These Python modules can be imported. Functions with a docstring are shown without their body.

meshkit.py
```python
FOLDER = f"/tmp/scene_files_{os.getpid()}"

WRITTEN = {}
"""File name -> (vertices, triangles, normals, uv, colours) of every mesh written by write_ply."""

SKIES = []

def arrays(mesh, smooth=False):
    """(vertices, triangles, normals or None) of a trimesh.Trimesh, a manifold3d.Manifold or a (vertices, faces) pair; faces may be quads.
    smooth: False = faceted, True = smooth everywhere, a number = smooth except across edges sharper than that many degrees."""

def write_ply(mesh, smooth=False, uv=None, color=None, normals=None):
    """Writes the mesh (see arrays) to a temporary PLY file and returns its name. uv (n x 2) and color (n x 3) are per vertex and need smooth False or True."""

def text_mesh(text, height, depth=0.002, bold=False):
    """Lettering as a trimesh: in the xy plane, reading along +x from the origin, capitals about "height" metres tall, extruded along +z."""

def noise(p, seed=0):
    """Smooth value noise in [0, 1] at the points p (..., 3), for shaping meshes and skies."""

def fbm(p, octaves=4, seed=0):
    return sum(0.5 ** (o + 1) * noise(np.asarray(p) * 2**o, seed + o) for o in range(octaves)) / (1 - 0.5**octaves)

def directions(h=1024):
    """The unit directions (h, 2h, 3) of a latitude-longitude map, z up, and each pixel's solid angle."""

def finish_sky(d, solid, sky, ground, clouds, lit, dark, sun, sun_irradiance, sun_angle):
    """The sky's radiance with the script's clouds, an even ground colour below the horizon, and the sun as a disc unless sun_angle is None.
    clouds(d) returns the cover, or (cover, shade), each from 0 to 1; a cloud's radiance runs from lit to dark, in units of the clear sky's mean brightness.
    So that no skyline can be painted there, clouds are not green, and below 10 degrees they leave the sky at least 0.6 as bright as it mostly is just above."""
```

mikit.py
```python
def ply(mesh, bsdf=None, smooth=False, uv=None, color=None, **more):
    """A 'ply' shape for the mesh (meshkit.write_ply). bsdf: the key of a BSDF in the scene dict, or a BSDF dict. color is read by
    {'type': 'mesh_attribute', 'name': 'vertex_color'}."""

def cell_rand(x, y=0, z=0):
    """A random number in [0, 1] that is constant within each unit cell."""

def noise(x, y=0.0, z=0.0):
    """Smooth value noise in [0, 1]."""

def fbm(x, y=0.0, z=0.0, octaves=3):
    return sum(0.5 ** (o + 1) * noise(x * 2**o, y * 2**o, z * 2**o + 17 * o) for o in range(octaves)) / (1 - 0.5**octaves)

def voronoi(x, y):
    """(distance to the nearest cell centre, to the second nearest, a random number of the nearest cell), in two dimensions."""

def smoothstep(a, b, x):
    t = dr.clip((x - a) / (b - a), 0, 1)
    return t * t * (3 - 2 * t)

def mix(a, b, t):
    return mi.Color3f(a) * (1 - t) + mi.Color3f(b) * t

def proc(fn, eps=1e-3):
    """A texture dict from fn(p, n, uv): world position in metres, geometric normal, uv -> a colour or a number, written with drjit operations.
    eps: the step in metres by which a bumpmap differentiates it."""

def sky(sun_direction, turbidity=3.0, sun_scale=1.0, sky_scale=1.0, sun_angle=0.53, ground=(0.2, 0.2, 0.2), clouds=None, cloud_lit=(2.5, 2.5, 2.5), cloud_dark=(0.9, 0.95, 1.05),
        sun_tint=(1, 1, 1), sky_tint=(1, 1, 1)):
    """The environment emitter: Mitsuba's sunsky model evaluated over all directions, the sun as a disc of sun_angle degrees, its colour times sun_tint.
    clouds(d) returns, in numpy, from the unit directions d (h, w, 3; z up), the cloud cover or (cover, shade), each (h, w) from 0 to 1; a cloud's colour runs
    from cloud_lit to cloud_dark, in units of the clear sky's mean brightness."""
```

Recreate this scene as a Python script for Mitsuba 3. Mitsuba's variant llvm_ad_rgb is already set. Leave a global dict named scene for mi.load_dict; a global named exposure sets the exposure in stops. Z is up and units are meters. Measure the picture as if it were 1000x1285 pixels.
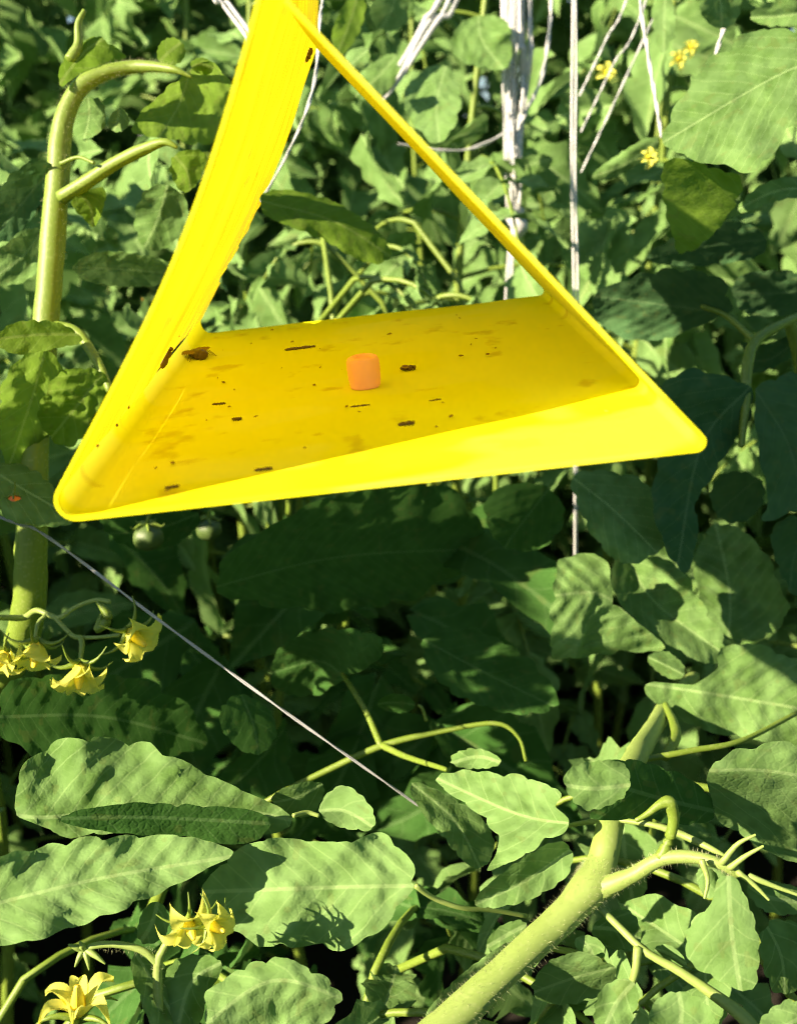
import math
import numpy as np
import drjit as dr
import mitsuba as mi
import trimesh
import mikit
import meshkit
from mikit import proc, noise, fbm, voronoi, cell_rand, smoothstep, mix
from scipy.spatial import Delaunay
from shapely.geometry import Polygon, Point, LineString
import shapely

T = mi.ScalarTransform4f
scene, labels = {}, {}
rng = np.random.default_rng(7)

# ------------------------------------------------------------------ camera, sky, exposure
CAM = np.array([0.0, 0.0, 1.30])
F, PITCH = 1345.0, math.radians(20)
FWD = np.array([0, math.cos(PITCH), -math.sin(PITCH)])
UPV = np.array([0, math.sin(PITCH), math.cos(PITCH)])
RGT = np.array([1.0, 0, 0])
exposure = 3.55
SUN = np.array([-0.757, -0.458, 0.466])
SUN /= np.linalg.norm(SUN)
scene['camera'] = {'type': 'thinlens', 'aperture_radius': 0.0017, 'focus_distance': 0.47, 'fov': 2 * math.degrees(math.atan(500 / F)), 'fov_axis': 'x',
                   'to_world': T().look_at(origin=CAM.tolist(), target=(CAM + FWD).tolist(), up=[0, 0, 1]),
                   'near_clip': 0.01, 'far_clip': 200.0}
scene['sky'] = mikit.sky(SUN.tolist(), turbidity=3, sky_scale=0.46, sun_tint=(0.95, 1.0, 1.12))


def P(px, py, d):
    """A point of the place: d metres in front of the camera, on the sight line of a pixel of the photograph."""
    return CAM + d * (FWD + RGT * ((px - 500) / F) + UPV * (-(py - 642.5) / F))


# ------------------------------------------------------------------ materials
def leaf_color(dark, light, vein):
    def fn(p, n, uv):
        ident = dr.floor(uv.x)
        c = (uv.x - ident - 0.5) * 20.0
        a = uv.y
        r = cell_rand(ident, 3, 5)
        m = fbm(c * 1.3 + ident * 7.3, a * 1.3, ident, octaves=3)
        col = mix(dark, light, dr.clip(0.25 + 0.55 * (m - 0.5) * 1.8 + 0.5 * r, 0, 1))
        ac = dr.abs(c)
        ph = (a - 0.85 * ac - 0.04 * ac * ac) / 1.15 + 0.5 * dr.select(c > 0, 0.0, 1.0) + 0.16 * noise(c * 1.5, a * 1.5, ident) + 0.55 * noise(c * 0.45 + 5.0, a * 0.45, ident + 2.0)
        side = dr.abs(ph - dr.round(ph)) * 1.15
        s = 1 - smoothstep(0.02, 0.075, side)
        mid = 1 - smoothstep(0.05, 0.13, ac)
        f1, f2, _ = voronoi(c * 2.6 + 31.0, a * 2.6)
        net = 1 - smoothstep(0.0, 0.16, f2 - f1)
        col = mix(col, vein, dr.clip(0.65 * mid + 0.32 * s + 0.07 * net, 0, 0.9))
        spot = smoothstep(0.80, 0.88, noise(c * 2.1 + 9.0, a * 2.1 + ident * 3.0, ident + 3.0))
        return mix(col, (0.16, 0.18, 0.05), 0.22 * spot)
    return fn


def leaf_bump(p, n, uv):
    ident = dr.floor(uv.x)
    c = (uv.x - ident - 0.5) * 20.0
    f1, f2, _ = voronoi(c * 2.6 + 31.0, uv.y * 2.6)
    return dr.minimum(f2 - f1, 0.35) + 0.4 * noise(c * 9.0, uv.y * 9.0)


def leaf_bsdf(dark, light, vein, trans=0.75, rough=0.5):
    return {'type': 'bumpmap', 'arbitrary': proc(leaf_bump, eps=2e-4), 'scale': 0.00025,
            'bsdf': {'type': 'principledthin', 'base_color': proc(leaf_color(dark, light, vein)), 'roughness': rough, 'diff_trans': trans, 'eta': 1.45, 'sheen': 0.6, 'sheen_tint': 0.4}}


def stem_color(a, b):
    def fn(p, n, uv):
        m = fbm(p.x * 60, p.y * 60, p.z * 25, octaves=3)
        f = noise(p.x * 700, p.y * 700, p.z * 700)
        return mix(mix(a, b, m), (0.35, 0.40, 0.16), 0.18 * smoothstep(0.62, 0.8, f))
    return fn


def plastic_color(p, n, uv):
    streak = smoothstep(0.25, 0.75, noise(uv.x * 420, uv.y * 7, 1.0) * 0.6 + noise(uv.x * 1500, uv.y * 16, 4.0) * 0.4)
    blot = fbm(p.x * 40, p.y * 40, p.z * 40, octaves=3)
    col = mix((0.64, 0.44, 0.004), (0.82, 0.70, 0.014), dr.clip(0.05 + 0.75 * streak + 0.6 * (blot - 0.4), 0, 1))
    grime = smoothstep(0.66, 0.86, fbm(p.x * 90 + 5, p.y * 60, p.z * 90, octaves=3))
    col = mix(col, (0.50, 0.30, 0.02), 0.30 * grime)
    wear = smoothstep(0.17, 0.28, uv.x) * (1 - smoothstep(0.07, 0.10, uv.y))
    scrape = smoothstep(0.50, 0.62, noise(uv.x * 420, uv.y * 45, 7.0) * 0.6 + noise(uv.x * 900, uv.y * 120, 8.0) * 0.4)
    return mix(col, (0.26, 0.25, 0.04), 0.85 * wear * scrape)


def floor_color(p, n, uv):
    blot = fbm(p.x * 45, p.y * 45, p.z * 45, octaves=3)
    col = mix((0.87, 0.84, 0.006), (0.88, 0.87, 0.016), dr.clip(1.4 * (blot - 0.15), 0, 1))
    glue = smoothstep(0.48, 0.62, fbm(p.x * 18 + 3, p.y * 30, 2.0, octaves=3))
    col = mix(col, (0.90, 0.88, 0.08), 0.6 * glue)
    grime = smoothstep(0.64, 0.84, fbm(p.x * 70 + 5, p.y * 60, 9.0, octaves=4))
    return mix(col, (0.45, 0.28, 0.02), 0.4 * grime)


def twine_color(p, n, uv):
    return mix((0.36, 0.37, 0.36), (0.62, 0.63, 0.62), fbm(p.x * 300, p.y * 300, p.z * 60, octaves=2))


def soil_color(p, n, uv):
    return mix((0.008, 0.006, 0.004), (0.022, 0.017, 0.010), fbm(p.x * 14, p.y * 14, 0.0, octaves=4))


def principled(col, rough=0.6, **k):
    return {'type': 'twosided', 'bsdf': {'type': 'principled', 'base_color': col if isinstance(col, dict) else {'type': 'rgb', 'value': list(col)}, 'roughness': rough, **k}}


def thin(col, rough=0.5, trans=0.8, **k):
    return {'type': 'principledthin', 'base_color': col if isinstance(col, dict) else {'type': 'rgb', 'value': list(col)}, 'roughness': rough, 'diff_trans': trans, 'eta': 1.4, **k}


scene['m_leaf'] = leaf_bsdf((0.105, 0.205, 0.048), (0.205, 0.350, 0.120), (0.29, 0.43, 0.17), 0.55)
scene['m_young'] = leaf_bsdf((0.140, 0.260, 0.022), (0.210, 0.350, 0.050), (0.30, 0.42, 0.11), 1.2)
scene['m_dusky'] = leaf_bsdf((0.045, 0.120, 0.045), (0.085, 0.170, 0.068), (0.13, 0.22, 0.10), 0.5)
scene['m_shade_leaf'] = leaf_bsdf((0.040, 0.115, 0.022), (0.072, 0.170, 0.040), (0.13, 0.24, 0.08), 0.5)  # leaf green with shade put into it, for leaves in the dark parts
scene['m_stem'] = principled(proc(stem_color((0.115, 0.185, 0.016), (0.175, 0.255, 0.032))), 0.5, sheen=0.5)
scene['m_palestem'] = principled(proc(stem_color((0.18, 0.265, 0.05), (0.25, 0.335, 0.09))), 0.5, sheen=0.6)
scene['m_hair'] = thin((0.55, 0.58, 0.32), 0.5, 0.8)
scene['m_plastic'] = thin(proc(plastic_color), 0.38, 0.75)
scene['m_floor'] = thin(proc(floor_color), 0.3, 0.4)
scene['m_hem'] = principled(proc(floor_color), 0.4)
scene['m_petal'] = thin((0.86, 0.86, 0.17), 0.5, 0.9)
scene['m_anther'] = principled((0.88, 0.68, 0.05), 0.5)
scene['m_twine'] = principled(proc(twine_color), 0.45)
scene['m_wire'] = principled((0.36, 0.37, 0.37), 0.5, metallic=0.0)
scene['m_soil'] = principled(proc(soil_color), 0.95)
scene['m_lure'] = principled((0.90, 0.42, 0.34), 0.8)
scene['m_insect'] = principled((0.10, 0.055, 0.012), 0.5)
scene['m_wing'] = thin((0.32, 0.20, 0.05), 0.4, 0.6)
scene['m_fruit'] = principled((0.075, 0.125, 0.03), 0.5)
scene['m_ripe'] = principled((0.80, 0.20, 0.03), 0.25)


# ------------------------------------------------------------------ helpers
used = {}


def key_for(base):
    n = used.get(base, 0)
    used[base] = n + 1
    return base if n == 0 else f'{base}_{n:03d}'


def put(parent, name, mesh, mat, smooth=True, uv=None, label=None, **more):
    key = key_for(f'{parent}__{name}' if parent else name)
    scene[key] = mikit.ply(mesh, mat, smooth=smooth, uv=uv, **more)
    if label:
        labels[key] = {'label': label}
    return key


def thing(name, label, cat, group=None, kind=None):
    key = key_for(name)
    labels[key] = {'label': label, 'category': cat}
    if group:
        labels[key]['group'] = group
    if kind:
        labels[key]['kind'] = kind
    return key


def spline(pts, n):
    """Catmull-Rom through rows of pts, n points in all."""
    p = np.asarray(pts, float)
    if len(p) == 2:
        t = np.linspace(0, 1, n)[:, None]
        return p[0] * (1 - t) + p[1] * t
    q = np.vstack([2 * p[0] - p[1], p, 2 * p[-1] - p[-2]])
    u = np.linspace(0, len(p) - 1, n)
    i = np.minimum(u.astype(int), len(p) - 2)
    t = (u - i)[:, None]
    a, b, c, d = q[i], q[i + 1], q[i + 2], q[i + 3]
    return 0.5 * (2 * b + (c - a) * t + (2 * a - 5 * b + 4 * c - d) * t**2 + (3 * b - a - 3 * c + d) * t**3)


def tube(points, radii, sides=9, rough=0.0, cap=True, seed=0):
    p = np.asarray(points, float)
    r = np.broadcast_to(np.asarray(radii, float), (len(p),))
    t = np.gradient(p, axis=0)
    t /= np.linalg.norm(t, axis=1, keepdims=True) + 1e-12
    ref = np.array([0.31, 0.17, 0.93]) if abs(t[:, 2]).mean() < 0.8 else np.array([0.95, 0.2, 0.1])
    a = np.cross(t, ref)
    a /= np.linalg.norm(a, axis=1, keepdims=True) + 1e-12
    b = np.cross(t, a)
    ang = np.arange(sides) * 2 * np.pi / sides
    v = p[:, None] + r[:, None, None] * (np.cos(ang)[None, :, None] * a[:, None] + np.sin(ang)[None, :, None] * b[:, None])
    v = v.reshape(-1, 3)
    if rough:
        rad = np.repeat(r, sides)[:, None]
        v = v + (v - np.repeat(p, sides, 0)) * rough * (meshkit.noise(v / (rad.mean() * 1.2) + seed, 3)[:, None] - 0.5) * 2
    i, j = np.meshgrid(np.arange(len(p) - 1), np.arange(sides), indexing='ij')
    q = np.stack([i * sides + j, i * sides + (j + 1) % sides, (i + 1) * sides + (j + 1) % sides, (i + 1) * sides + j], -1).reshape(-1, 4)
    f = np.vstack([q[:, [0, 1, 2]], q[:, [0, 2, 3]]])
    if cap:
        n = len(v)
        v = np.vstack([v, p[0] - t[0] * r[0] * 0.5, p[-1] + t[-1] * r[-1] * 0.5])
        k = np.arange(sides)
        e = (len(p) - 1) * sides
        f = np.vstack([f, np.stack([np.full(sides, n), (k + 1) % sides, k], 1), np.stack([np.full(sides, n + 1), e + k, e + (k + 1) % sides], 1)])
    return v, f


def join(parts):
    vs, fs, at = [], [], 0
    for v, f in parts:
        vs.append(v)
        fs.append(np.asarray(f) + at)
        at += len(v)
    return np.vstack(vs), np.vstack(fs)


def px_path(rows, n=24):
    """rows of (px, py, depth, radius in pixels) -> (points, radii in metres), smoothed."""
    r = np.asarray(rows, float)
    pts = np.array([P(*x[:3]) for x in r])
    s = spline(np.hstack([pts, (r[:, 3] * r[:, 2] / F)[:, None]]), n)
    return s[:, :3], np.maximum(s[:, 3], 1e-4)  # metres


def stalk(parent, name, rows, mat='m_stem', n=24, sides=9, rough=0.06, label=None):
    p, r = px_path(rows, n)
    return put(parent, name, tube(p, r, sides, rough), mat, label=label)


def hairs(p, r, count, length, seed, near=(0, 1)):
    g = np.random.default_rng(seed)
    parts = []
    for _ in range(count):
        u = g.uniform(*near) * (len(p) - 1.001)
        i = int(u)
        c = p[i] + (p[i + 1] - p[i]) * (u - i)
        t = p[i + 1] - p[i]
        t /= np.linalg.norm(t)
        d = np.cross(t, g.normal(size=3))
        d /= np.linalg.norm(d)
        root = c + d * r[i] * 0.95
        tip = root + (d + 0.25 * g.normal(size=3)) * length * g.uniform(0.5, 1.1)
        s = np.cross(d, t) * length * 0.035
        w = t * length * 0.035
        parts.append((np.array([root + s, root - s * 0.5 + w, root - s * 0.5 - w, tip]), np.array([[0, 1, 3], [1, 2, 3], [2, 0, 3]])))
    return join(parts)


# ------------------------------------------------------------------ leaves traced one by one
leaf_number = [0]
SUNC = np.array([SUN @ RGT, SUN @ UPV, SUN @ FWD])
report = []


def chaikin(p, n=2):
    for _ in range(n):
        q = np.roll(p, -1, 0)
        p = np.stack([0.75 * p + 0.25 * q, 0.25 * p + 0.75 * q], 1).reshape(-1, 2)
    return p


def leaf(parent, outline, mid, z0, z1, ta=0.6, tb=0.6, mat='m_leaf', relief=1.0, curl=0.0, bow=0.0, wave=1.0, label=None, limit=62):
    """A leaf whose two halves turn about its midrib so that they meet the sun at about ta and tb (cosines; a is left of base-to-tip); its midrib runs
    from depth z0 to depth z1. Everything is real relief: veins, blisters, cupping and curl."""
    k = leaf_number[0]
    leaf_number[0] += 1
    out = chaikin(np.asarray(outline, float), 1)
    out = 0.5 * out + 0.25 * (np.roll(out, 1, 0) + np.roll(out, -1, 0))
    line = spline(np.asarray(mid, float), 40)
    seg = np.linalg.norm(np.diff(line, axis=0), axis=1)
    arc = np.concatenate([[0], np.cumsum(seg)])
    size = math.sqrt(Polygon(out).buffer(0).area)
    step = max(3.0, size / 30)
    poly = Polygon(out).buffer(0)
    if poly.geom_type != 'Polygon':
        poly = max(poly.geoms, key=lambda g: g.area)
    ring = poly.exterior
    m = int(ring.length / step) + 8
    border = np.array([ring.interpolate(i / m, normalized=True).coords[0] for i in range(m)])
    # an uneven margin
    th_ = np.arange(m) / m * 2 * np.pi
    nr_ = ring.length / size
    wob = meshkit.fbm(np.stack([np.cos(th_) * nr_ * 1.1 + k, np.sin(th_) * nr_ * 1.1, np.full(m, 0.3 * k)], 1), 3, 12) - 0.5
    ctr = np.array(poly.centroid.coords[0])
    rad_ = (border - ctr) / (np.linalg.norm(border - ctr, axis=1, keepdims=True) + 1e-9)
    per = size * (0.26 + 0.10 * ((k * 7) % 5) / 4)
    lob = 1 - np.abs(np.sin(np.pi * np.arange(m) * ring.length / m / per + k)) ** 0.55
    border = border + rad_ * (wob * 0.085 * size - 0.044 * size * lob * (0.4 + 1.2 * meshkit.noise(np.stack([np.cos(th_) * 2 + k, np.sin(th_) * 2, th_ * 0], 1), 3)))[:, None]
    poly = Polygon(border).buffer(0)
    if poly.geom_type != 'Polygon':
        poly = max(poly.geoms, key=lambda g: g.area)
    x0, y0, x1, y1 = poly.bounds
    gx, gy = np.meshgrid(np.arange(x0, x1, step), np.arange(y0, y1, step * 0.87))
    gx = gx + (np.arange(gx.shape[0]) % 2)[:, None] * step / 2
    grid = np.stack([gx.ravel(), gy.ravel()], 1)
    inner = poly.buffer(-step * 0.55)
    grid = grid[shapely.contains_xy(inner, grid[:, 0], grid[:, 1])]
    on_mid = line[shapely.contains_xy(poly, line[:, 0], line[:, 1])]
    if len(grid) and len(on_mid):
        far = np.min(np.linalg.norm(grid[:, None] - on_mid[None], axis=2), axis=1) > step * 0.6
        grid = grid[far]
    pts = np.vstack([border, grid, on_mid])
    jit = rng.normal(size=(len(pts), 2)) * step * 0.04
    jit[:m] *= 0
    pts = pts + jit
    tri = Delaunay(pts).simplices
    cen = pts[tri].mean(1)
    tri = tri[shapely.contains_xy(poly, cen[:, 0], cen[:, 1])]
    # midrib coordinates
    dv = pts[:, None] - line[None]
    j = np.argmin((dv**2).sum(2), axis=1)
    tan = np.gradient(line, axis=0)
    tan /= np.linalg.norm(tan, axis=1, keepdims=True)
    rel = pts - line[j]
    along = (rel * tan[j]).sum(1)
    c = rel[:, 0] * tan[j][:, 1] - rel[:, 1] * tan[j][:, 0]          # > 0 on the left of base-to-tip as seen
    a = arc[j] + along
    s = np.clip(a / arc[-1], -0.3, 1.3)
    # turning angles of the halves
    dpx = line[-1] - line[0]
    zm = (z0 + z1) / 2
    d3 = np.array([dpx[0] * zm / F, -dpx[1] * zm / F, z1 - z0])
    d3 /= np.linalg.norm(d3)
    pl = np.array([dpx[1], -dpx[0]]) / np.linalg.norm(dpx)           # left, in pixels (y down)
    pl3 = np.array([pl[0], -pl[1], 0])
    th, got = [], []
    for side, want in ((1, ta), (-1, tb)):
        best = None
        for deg in np.arange(-limit, limit + 1, 4):
            w = math.cos(math.radians(deg)) * side * pl3 + math.sin(math.radians(deg)) * np.array([0, 0, 1.0])
            nn = np.cross(d3, w)
            nn /= np.linalg.norm(nn)
            if nn[2] > 0:
                nn = -nn
            cost = abs(nn @ SUNC - want) + 0.0016 * abs(deg - 12)
            if best is None or cost < best[0]:
                best = (cost, deg, nn @ SUNC)
        th.append(best[1])
        got.append(best[2])
    report.append((parent, k, th, np.round(got, 2).tolist()))
    ac = np.abs(c)
    cm = max(np.percentile(ac, 97), 1.0)
    metre = zm / F
    tilt = np.where(c > 0, math.tan(math.radians(th[0])), math.tan(math.radians(th[1])))
    soft = np.sqrt(ac**2 + (0.06 * cm)**2) - 0.06 * cm
    lat = soft * metre
    depth = z0 + (z1 - z0) * s + bow * 4 * s * (1 - s) + tilt * lat * (1 - 0.22 * (ac / cm))
    curl = curl if curl else (-0.30, 0.12, -0.18, 0.30, 0.05, -0.1)[k % 6]
    depth += curl * (ac / cm)**3 * cm * metre * (0.4 + 1.2 * np.abs(np.sin(s * 2.3 + k)))
    # physical leaf coordinates in centimetres
    stretch = np.where(c > 0, 1 / math.cos(math.radians(th[0])), 1 / math.cos(math.radians(th[1])))
    c_cm = c * metre * 100 * np.minimum(stretch, 1.6)
    a_cm = a * metre * 100 * min(1 / max(1e-3, math.sqrt(1 - d3[2]**2)), 1.6)
    aa = np.abs(c_cm)
    ph = (a_cm - 0.85 * aa - 0.04 * aa**2) / 1.15 + 0.5 * (c < 0)
    ph = ph + 0.5 * (meshkit.noise(np.stack([c_cm * 0.9, a_cm * 0.9, np.full(len(c), k * 2.3)], 1), 4) - 0.5)
    blister = np.sin(np.pi * ph) ** 2 * np.clip(aa / 0.6, 0, 1) * (0.35 + 1.1 * meshkit.noise(np.stack([c_cm * 0.7, a_cm * 0.7, np.full(len(c), k * 5.1)], 1), 6))
    w3 = np.stack([c_cm * 0.55, a_cm * 0.55, np.full(len(c), k * 3.7)], 1)
    lump = meshkit.fbm(w3, 3, 5) - 0.5
    fine = meshkit.noise(np.stack([c_cm * 2.3, a_cm * 2.3, np.full(len(c), k * 1.7)], 1), 9) - 0.5
    sz = np.clip(size * metre * 100 / 8, 0.35, 1.3)
    depth += -0.0013 * relief * sz * blister + 0.017 * wave * sz * lump + 0.0011 * relief * fine
    depth += 0.006 * wave * sz * np.sin(a_cm * 1.7 + k + 0.6 * np.sign(c)) * (ac / cm)**2
    v = CAM + depth[:, None] * (FWD + RGT * ((pts[:, :1] - 500) / F) + UPV * (-(pts[:, 1:] - 642.5) / F))
    uv = np.stack([k + 0.5 + np.clip(c_cm, -9.5, 9.5) / 20, a_cm], 1)
    n = np.cross(v[tri[:, 1]] - v[tri[:, 0]], v[tri[:, 2]] - v[tri[:, 0]])
    flip = (n * (CAM - v[tri[:, 0]])).sum(1) < 0
    tri[flip] = tri[flip][:, ::-1]
    return put(parent, 'leaf', trimesh.Trimesh(v, tri, process=False), mat, True, uv=uv, label=label)


# ------------------------------------------------------------------ grown leaves (templates reused by matrices)
def leaflet_template(seed, nu, nv):
    g = np.random.default_rng(seed)
    k = 5000 + seed
    t = np.linspace(0, 1, nu)[:, None]
    s = np.linspace(-1, 1, nv)[None]
    L = 6.0
    w = 0.30 * np.sin(np.pi * np.clip(t, 0, 1) ** 0.72) ** 0.85 * (1 - 0.25 * t) + 0.004
    w = w * (1 + 0.15 * np.sin(t * np.pi * g.uniform(5, 7.5) + g.uniform(0, 6)) * (0.4 + t))
    w = w * (1 - 0.30 * (1 - np.abs(np.sin(np.pi * (t * g.uniform(3.2, 4.6) + g.uniform(0, 1)))) ** 0.6) * (t > 0.08))
    w = w * (1 + 0.05 * g.normal(size=(nu, 1)))
    as_ = np.abs(s)
    x = t - 0.16 * as_ * (1 - t) * (0.5 - t) + 0.008 * g.normal(size=(nu, nv)) * as_
    bend = g.uniform(-0.12, 0.12)
    y = s * w + bend * t * (1 - t)
    fold = g.uniform(0.15, 0.75)
    droop = g.uniform(0.1, 0.55)
    z = fold * np.abs(y - bend * t * (1 - t)) - droop * t**2 + 0.06 * np.sin(t * 9 + s * 2 + seed) * as_ + 0.005 * g.normal(size=(nu, nv)) - 0.03 * np.sin((t - 0.4 * as_) * 22) ** 2 * as_
    v = np.stack([x, y, z], -1).reshape(-1, 3)
    i, j = np.meshgrid(np.arange(nu - 1), np.arange(nv - 1), indexing='ij')
    q = np.stack([i * nv + j, (i + 1) * nv + j, (i + 1) * nv + j + 1, i * nv + j + 1], -1).reshape(-1, 4)
    f = np.vstack([q[:, [0, 1, 2]], q[:, [0, 2, 3]]])
    uv = np.stack([k + 0.5 + v[:, 1] * L / 20, v[:, 0] * L], 1)
    return v, f, uv


templates = [leaflet_template(i, 15, 9) for i in range(26)]
coarse = [leaflet_template(100 + i, 8, 5) for i in range(16)]
template_ply = {}


def frame(origin, xdir, up, scale):
    x = np.asarray(xdir, float)
    x = x / np.linalg.norm(x)
    z = up - x * (up @ x)
    z /= np.linalg.norm(z) + 1e-9
    y = np.cross(z, x)
    m = np.eye(4)
    m[:3, 0], m[:3, 1], m[:3, 2], m[:3, 3] = x * scale, y * scale, z * scale, origin
    return m


def in_view(p, margin=60):
    q = p - CAM
    d = q @ FWD
    if d < 0.05:
        return False
    x, y = 500 + F * (q @ RGT) / d, 642.5 - F * (q @ UPV) / d
    return -margin < x < 1000 + margin and -margin < y < 1285 + margin


def add_leaflet(parent, origin, xdir, up, scale, mat, g):
    i = int(g.integers(len(templates)))
    m = frame(origin, xdir, up, scale)
    if (i, mat) not in template_ply:
        v, f, uv = templates[i]
        template_ply[i, mat] = mikit.ply(trimesh.Trimesh(v, f, process=False), mat, smooth=True, uv=uv)
    key = key_for(f'{parent}__leaf')
    scene[key] = {**template_ply[i, mat], 'to_world': T(m.tolist())}


def compound_leaf(parent, origin, azim, length, g, elev=0.35, droop=1.0, mat='m_leaf', size=0.075, pairs=3, root=0.0):
    """One pinnate tomato leaf: its stalk and its leaflets."""
    t = np.linspace(0, 1, 9)[:, None]
    h = np.array([math.cos(azim), math.sin(azim), 0.0])
    pts = origin + h * length * t * (1 - 0.18 * t) + np.array([0, 0, 1.0]) * length * (elev * t - droop * 0.75 * t**2)
    if root:
        low = spline([origin - h * 0.10 - np.array([0, 0, root]), origin - h * 0.09 - np.array([0, 0, root * 0.5]), origin - h * 0.05 - np.array([0, 0, 0.05])], 12)
        pts_ = np.vstack([low, pts])
        put(parent, 'leaf_stalk', tube(pts_, np.concatenate([np.linspace(0.0030, 0.0026, 12), np.linspace(0.0025, 0.0011, 9)]), 7), 'm_stem')
    else:
        put(parent, 'leaf_stalk', tube(pts, np.linspace(0.0026, 0.0011, 9), 5), 'm_stem')
    side = np.array([-h[1], h[0], 0])
    spots = [(1.0, 0)] + [(0.42 + 0.5 * (q / max(1, pairs - 0.4)), s) for q in range(pairs) for s in (-1, 1)]
    for tt, s in spots:
        u = tt * 8
        i = min(int(u), 7)
        o = pts[i] + (pts[i + 1] - pts[i]) * (u - i)
        tg = pts[i + 1] - pts[i]
        tg /= np.linalg.norm(tg)
        d = tg * (1 if s == 0 else 0.45) + side * s * 1.0 + g.normal(size=3) * 0.22
        up = np.array([0, 0, 0.6]) + SUN * 0.6 + g.normal(size=3) * 0.42
        sc = size * (1.25 if s == 0 else g.uniform(0.65, 1.05))
        add_leaflet(parent, o, d, up, sc, mat, g)


def grown_plant(parent, x, y, height, seed, n=12, z_low=0.2, mat='m_leaf', lean=(0, 0), size=0.075, length=0.26, keep=lambda p: True):
    g = np.random.default_rng(seed)
    k = np.linspace(0, 1, 14)
    pts = np.stack([x + lean[0] * k + 0.02 * np.sin(k * 7 + seed), y + lean[1] * k + 0.02 * np.cos(k * 6 + seed), height * k], 1)
    put(parent, 'stem', tube(pts, np.linspace(0.008, 0.0035, 14), 8, 0.08), 'm_stem')
    az = g.uniform(0, 6.28)
    for i in range(n):
        z = z_low + (height - z_low) * (i + g.uniform(0, 0.8)) / n
        kk = z / height
        o = np.array([np.interp(kk, k, pts[:, 0]), np.interp(kk, k, pts[:, 1]), z])
        az += 2.4 + g.normal() * 0.3
        top = kk > 0.9
        ln = length * g.uniform(0.75, 1.2) * (0.6 if top else 1)
        if keep(o + np.array([math.cos(az), math.sin(az), 0]) * ln * 0.7):
            compound_leaf(parent, o, az, ln, g, g.uniform(0.1, 0.6), g.uniform(0.6, 1.3), mat, size * g.uniform(0.8, 1.2) * (0.7 if top else 1))


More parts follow.
